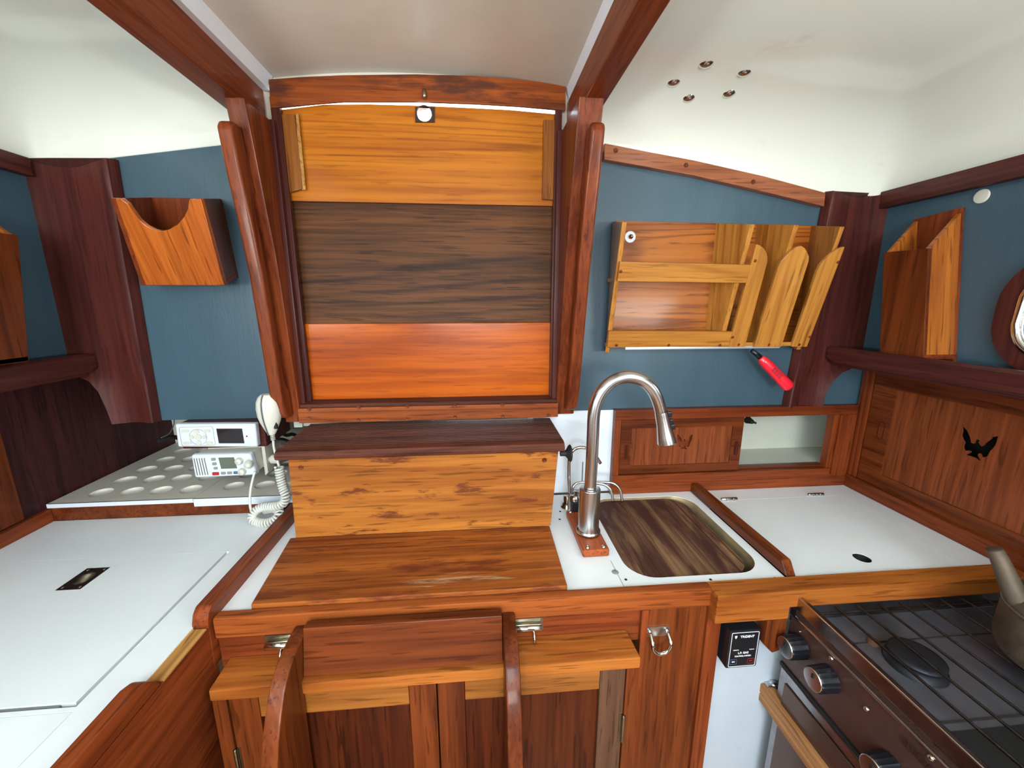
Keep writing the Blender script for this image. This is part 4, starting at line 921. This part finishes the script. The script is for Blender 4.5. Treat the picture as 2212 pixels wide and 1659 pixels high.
# resample by length
cum = [0]
for a_, c_ in zip(sp, sp[1:]): cum.append(cum[-1]+(c_-a_).length)
tot = cum[-1]; NT_ = 2600; turns = int(tot/.0061)
def at(s):
    lo = 0
    for i in range(len(cum)-1):
        if cum[i+1] >= s: lo = i; break
    k = (s-cum[lo])/max(1e-9, cum[lo+1]-cum[lo]); return sp[lo].lerp(sp[lo+1], k), (sp[lo+1]-sp[lo]).normalized()
helix = []; Nn = None
per = 12
for i in range(turns*per+1):
    s = tot*i/(turns*per); p, T = at(min(s, tot*.9999))
    if Nn is None: Nn = T.orthogonal().normalized()
    Nn = (Nn-T*Nn.dot(T)).normalized(); Bn = T.cross(Nn); a = 2*PI*i/per
    helix.append(p+(Nn*math.cos(a)+Bn*math.sin(a))*.0082)
end = helix[-1]
tail = spline([oy(553, 1112, .905), oy(543, 1103, .905), oy(540, 1085, .905), oy(541, 1060, .91), oy(546, 1035, .92), oy(551, 1018, .927)], 5)
b = B(); tube(b, spline(lead, 4), .0028, 10); tube(b, helix, .0028, 8); tube(b, tail, .0028, 10)
part('coiled_cord', b, CORD, t)
# black cables behind
def cable(pts, r, mat, label, g=None):
    b = B(); tube(b, spline(pts, 6), r, 8); solo('cable', b, mat, label, 'cable', g)
cable([oy(340, 952, 1.02), oy(352, 950, 1.03), oy(372, 944, 1.05), oy(392, 948, 1.08)], .0055, BLKM, 'thick black cable coming out left of the stereo')
cable([oy(348, 946, 1.03), oy(366, 936, 1.06), oy(376, 915, 1.10), oy(374, 900, 1.12)], .0012, GPLAS, 'thin grey wire rising left of the stereo')
cable([oy(602, 930, 1.06), oy(618, 940, 1.10), oy(632, 938, 1.14), oy(645, 944, 1.16)], .005, BLKM, 'black cable bundle between the microphone and the step box')
cable([oy(602, 948, 1.06), oy(616, 950, 1.10), oy(630, 956, 1.14), oy(645, 955, 1.16)], .004, BLKM, 'lower black cable running behind the step box')

# ================================================================== stove
SX = .567; SYb = .590; SYf = .14; SXr = 1.0; ZR = .924
t = thing('gas_stove', 'marine gas stove with a wood-reflecting brown control panel and steel top at the lower right', 'stove', (.78, .37, .45))
b = B(); box(b, SX+.006, SXr, SYf, SYb-.005, .40, .775, .003); part('oven_body', b, STOVE, t)
# control panel
b = B(); hexa(b, [(SX, SYf, .776), (SX, SYb, .776), (SX+.02, SYb, .776), (SX+.02, SYf, .776)], [(SX+.004, SYf, .880), (SX+.004, SYb, .880), (SX+.02, SYb, .880), (SX+.02, SYf, .880)], .001); CP = part('control_panel', b, STOVEP, t)
b = B(); tube(b, [(SX+.003, SYf, .882), (SX+.003, SYb, .882)], .003, 10); part('panel_bead', b, STOVE, CP)
plugs('screw_head', [ox(px, py, SX+.002) for px, py in ((1796, 1422), (1872, 1531), (2012, 1637))], (-1, 0, 0), .004, CHROME, CP, 'screw')
plugs('screw_head', [ox(1730, 1364, SX+.002)], (-1, 0, 0), .0015, CHROME, CP, 'screw')
b = B()
text(b, 'REGAL', (SX+.0005, ox(1950, 1600, SX).y, ox(1950, 1600, SX).z), (0, -1, 0), (0, 0, 1), .011, align='LEFT'); part('lettering', b, DTXT, CP)
for (px, py) in ((1729, 1396), (1792, 1465), (1925, 1660)):
    p = ox(px, py, SX); KN = B()
    n = 36; r0 = .0205
    prof = [(r0*1.02, 0), (r0, .003), (r0*.96, .026), (r0*.9, .029)]
    rings = []
    for r, h in prof: rings.append([KN.verts.new(p+Vector((-h, (r*(1 if k % 2 else .95))*math.cos(2*PI*k/n), (r*(1 if k % 2 else .95))*math.sin(2*PI*k/n)))) for k in range(n)])
    for A_, C_ in zip(rings, rings[1:]):
        for k in range(n): KN.faces.new((A_[k], A_[(k+1) % n], C_[(k+1) % n], C_[k]))
    KN.faces.new(rings[-1]); bmesh.ops.recalc_face_normals(KN, faces=KN.faces)
    K = part('knob', KN, BLK, t)
    d = B(); lathe(d, p+Vector((-.0285, 0, 0)), (-1, 0, 0), [(r0*.86, 0), (r0*.86, .002), (r0*.8, .0025), (0, .0025)], 32); part('cap', d, STEEL, K, 'brushed metal cap')
    d = B(); box(d, p.x-.0325, p.x-.031, p.y-.0018, p.y+.0018, p.z+.004, p.z+.011); part('pointer', d, BLKM, K)
# rim above the tray
b = B(); box(b, SX+.001, SX+.004, SYf, SYb, .899, ZR, .0005); box(b, SX+.001, SX+.010, SYf, SYb, ZR-.0015, ZR, .0003); box(b, SX+.001, SX+.004, SYb-.012, SYb, .88, .90)
part('front_rim', b, STOVE, t)
b = B(); tube(b, [(SX+.002, SYb, ZR), (SX+.002, SYf, ZR)], .0016, 8); tube(b, [(SX+.002, SYb-.001, ZR), (SXr, SYb-.001, ZR)], .0016, 8); part('edge_highlight', b, CHROME, t)  # bright tubes added along the rim as its edge highlight
b = B(); box(b, SX+.001, SXr, SYb-.003, SYb, .868, ZR, .0005); part('rear_rim', b, STOVE, t)
b = B(); box(b, SXr-.003, SXr, SYf, SYb, .868, ZR, .0005); part('side_rim', b, STOVE, t)
ZS = .868
b = B(); box(b, SX+.006, SXr-.003, SYf, SYb-.003, ZS-.004, ZS); part('hob_plate', b, STOVET, t)
b = B(); box(b, SX+.012, SXr-.02, SYb-.062, SYb-.060, ZS, ZS+.0015); box(b, SX+.012, SXr-.02, .395, .398, ZS, ZS+.0015); part('plate_seam', b, DARK, t)
b = B(); sheet(b, [rrect(SX+.03, SXr-.03, .17, .385, .02, 5)], 'z', ZS, ZS+.001); part('well', b, BLKM, t, 'black well in the hob plate')
def burner(cx, cy):
    b = B(); lathe(b, (cx, cy, ZS), (0, 0, 1), [(.040, 0), (.038, .008), (.030, .010), (.030, .014), (.036, .0145), (.036, .019), (.030, .021), (0, .022)], 40); part('burner', b, IRON, t)
pb = oz(1980, 1418, .885); burner(pb.x, pb.y); burner(pb.x+.24, pb.y-.02); burner(pb.x, .26)
b = B(); lathe(b, (pb.x-.025, pb.y+.045, ZS), (0, 0, 1), [(.01, 0), (.009, .004), (0, .006)], 12); part('rust_spot', b, plain('rust', S(90, 56, 30), .9), t, 'rusty brown crust')
x = SX+.034
for i in range(10):
    b = B(); tube(b, [(x, SYb-.012, .900), (x, SYf, .900)], .0021, 8); part('grate_rod', b, ROD, t); x += .0425
b = B(); tube(b, [(SX+.02, SYb-.022, .896), (SXr-.02, SYb-.022, .896)], .0022, 8); part('grate_bar', b, ROD, t)
b = B(); tube(b, [(SX+.02, .20, .896), (SXr-.02, .20, .896)], .0022, 8); part('grate_bar', b, ROD, t)
# oven door
b = B(); box(b, SX-.004, SX+.006, SYf, SYb-.004, .42, .768, .003); OD = part('oven_door', b, STOVE, t)
b = B(); box(b, SX-.007, SX-.004, SYf, SYb-.02, .44, .748, .002); part('door_panel', b, plain('door_brown', S(96, 74, 64), .22, .6), OD)
b = B(); box(b, SX-.003, SX+.004, SYf, SYb, .7685, .7755); part('door_gap', b, BLKM, t)
# guard bar
t = thing('guard_bar', 'pale wooden guard bar on a steel bracket in front of the oven door', 'rail', (.53, .4, .66))
G0 = oz(1649, 1480, .70)
gx = G0.x
b = B(); hexa(b, [(gx-.002, .615, .700), (gx+.022, .612, .700), (gx+.022, .612, .678), (gx-.002, .615, .678)], [(gx-.002, .10, .700), (gx+.022, .10, .700), (gx+.022, .10, .678), (gx-.002, .10, .678)], .003); part('upper_bar', b, W['bar'], t)
b = B(); box(b, gx-.002, gx+.020, .10, .612, .660, .6765, .002); part('lower_bar', b, W['bar'], t)
b = B(); box(b, gx+.004, gx+.022, .60, .6115, .694, .704, .002); lathe(b, (gx+.02, .606, .704), (0, 0, 1), [(.008, 0), (.007, .003), (0, .004)], 12); part('bracket', b, STEEL, t)

# ================================================================== kettle
kc = Vector((.900, .415, .903)); 
t = thing('old_kettle', 'dull corroded metal kettle on the stove grate at the right edge', 'kettle', tuple(kc))
b = B(); lathe(b, kc, (0, 0, 1), [(0, 0), (.088, 0), (.097, .006), (.100, .02), (.099, .074), (.096, .080), (.098, .082), (.095, .090), (.074, .114), (.045, .127), (.04, .129), (.04, .133), (0, .135)], 56); part('body', b, KET, t)
b = B(); lathe(b, kc+Vector((0, 0, .133)), (0, 0, 1), [(.038, 0), (.036, .004), (.012, .010), (.006, .012), (.010, .018), (.008, .026), (0, .028)], 30); part('lid', b, KET, t)
b = B(); lathe(b, kc, (0, 0, 1), [(.0988, .078), (.1005, .079), (.1005, .082), (.0988, .083)], 56); part('seam_ring', b, steel('kettle_ring', S(150, 146, 120), .4), t)
s0, s1 = kc+Vector((-.064, .044, .072)), oy(2147, 1184, .50)
b = B(); tube(b, spline([s0, s0.lerp(s1, .4)+Vector((0, 0, -.004)), s0.lerp(s1, .75), s1], 4), [.017, .016, .015, .0145, .014, .0132, .0125, .012, .0115, .011, .0105, .010, .0095], 16); part('spout', b, KET, t)
b = B(); hd = [kc+Vector((0, .06*math.cos(a), .095+.075*math.sin(a))) for a in [PI*i/14 for i in range(15)]]; tube(b, hd, .005, 10); part('handle', b, IRON, t)

# ceiling bolt heads
for i, (px, py) in enumerate(((1526, 132), (1608, 151), (1455, 173), (1574, 198), (1487, 208))):
    r = ray(px, py); tt = .5
    for _ in range(400):
        q = C0+r*tt
        if q.z >= ceil_z(q.x, q.y)-.0005: break
        tt += .002
    b = B(); lathe(b, q+Vector((0, 0, -.0005)), (0, 0, -1), [(.0150, -.003), (.0150, .001), (.0128, .0055), (.0085, .0085), (.004, .0098), (0, .0101)], 24)
    lab = ['the farther left of the top two', 'rightmost of the five', 'leftmost of the five', 'lower right one of the five', 'lowest of the five'][i]
    solo('cap_nut', b, CHROME, 'chrome domed nut on the right ceiling, '+lab, 'nut', 'chrome nuts in the ceiling')

# ================================================================== light
wd = bpy.data.worlds.new('World'); SC.world = wd; wd.use_nodes = True; nt = wd.node_tree; bg = nt.nodes['Background']
bg.inputs[0].default_value = (.80, .90, 1, 1); bg.inputs[1].default_value = 4.0
def area(name, loc, rot, sx, sy, power, col=(1, 1, 1)):
    l = bpy.data.lights.new(name, 'AREA'); l.shape = 'RECTANGLE'; l.size = sx; l.size_y = sy; l.energy = power; l.color = col
    o = bpy.data.objects.new(name, l); COL.objects.link(o); o.location = loc; o.rotation_euler = rot; return o
area('skylight', (-.12, -1.12, 1.885), (0, 0, 0), .66, 1.2, 24, (.70, .87, 1))
area('forward_fill', (-.05, -2.36, 1.46), (1.85, 0, 0), .95, .5, 24, (1, .99, .95))  # added fill lamp for the upright faces and ceiling, no known source
area('fill_left', (-.90, -.62, 1.42), (0, -2.25, 0), .25, 1.2, 19, (.90, 1, .98))  # added fill lamp with no opening behind it, tilted up at the ceiling
area('fill_right', (.99, -.62, 1.42), (0, 2.25, 0), .25, 1.2, 19, (.90, 1, .98))  # matching added fill on the right, also aimed up to brighten the ceiling
vs = SC.view_settings; vs.view_transform = 'Standard'; vs.look = 'None'; vs.gamma = 1; vs.use_curve_mapping = False; vs.exposure = 0.82
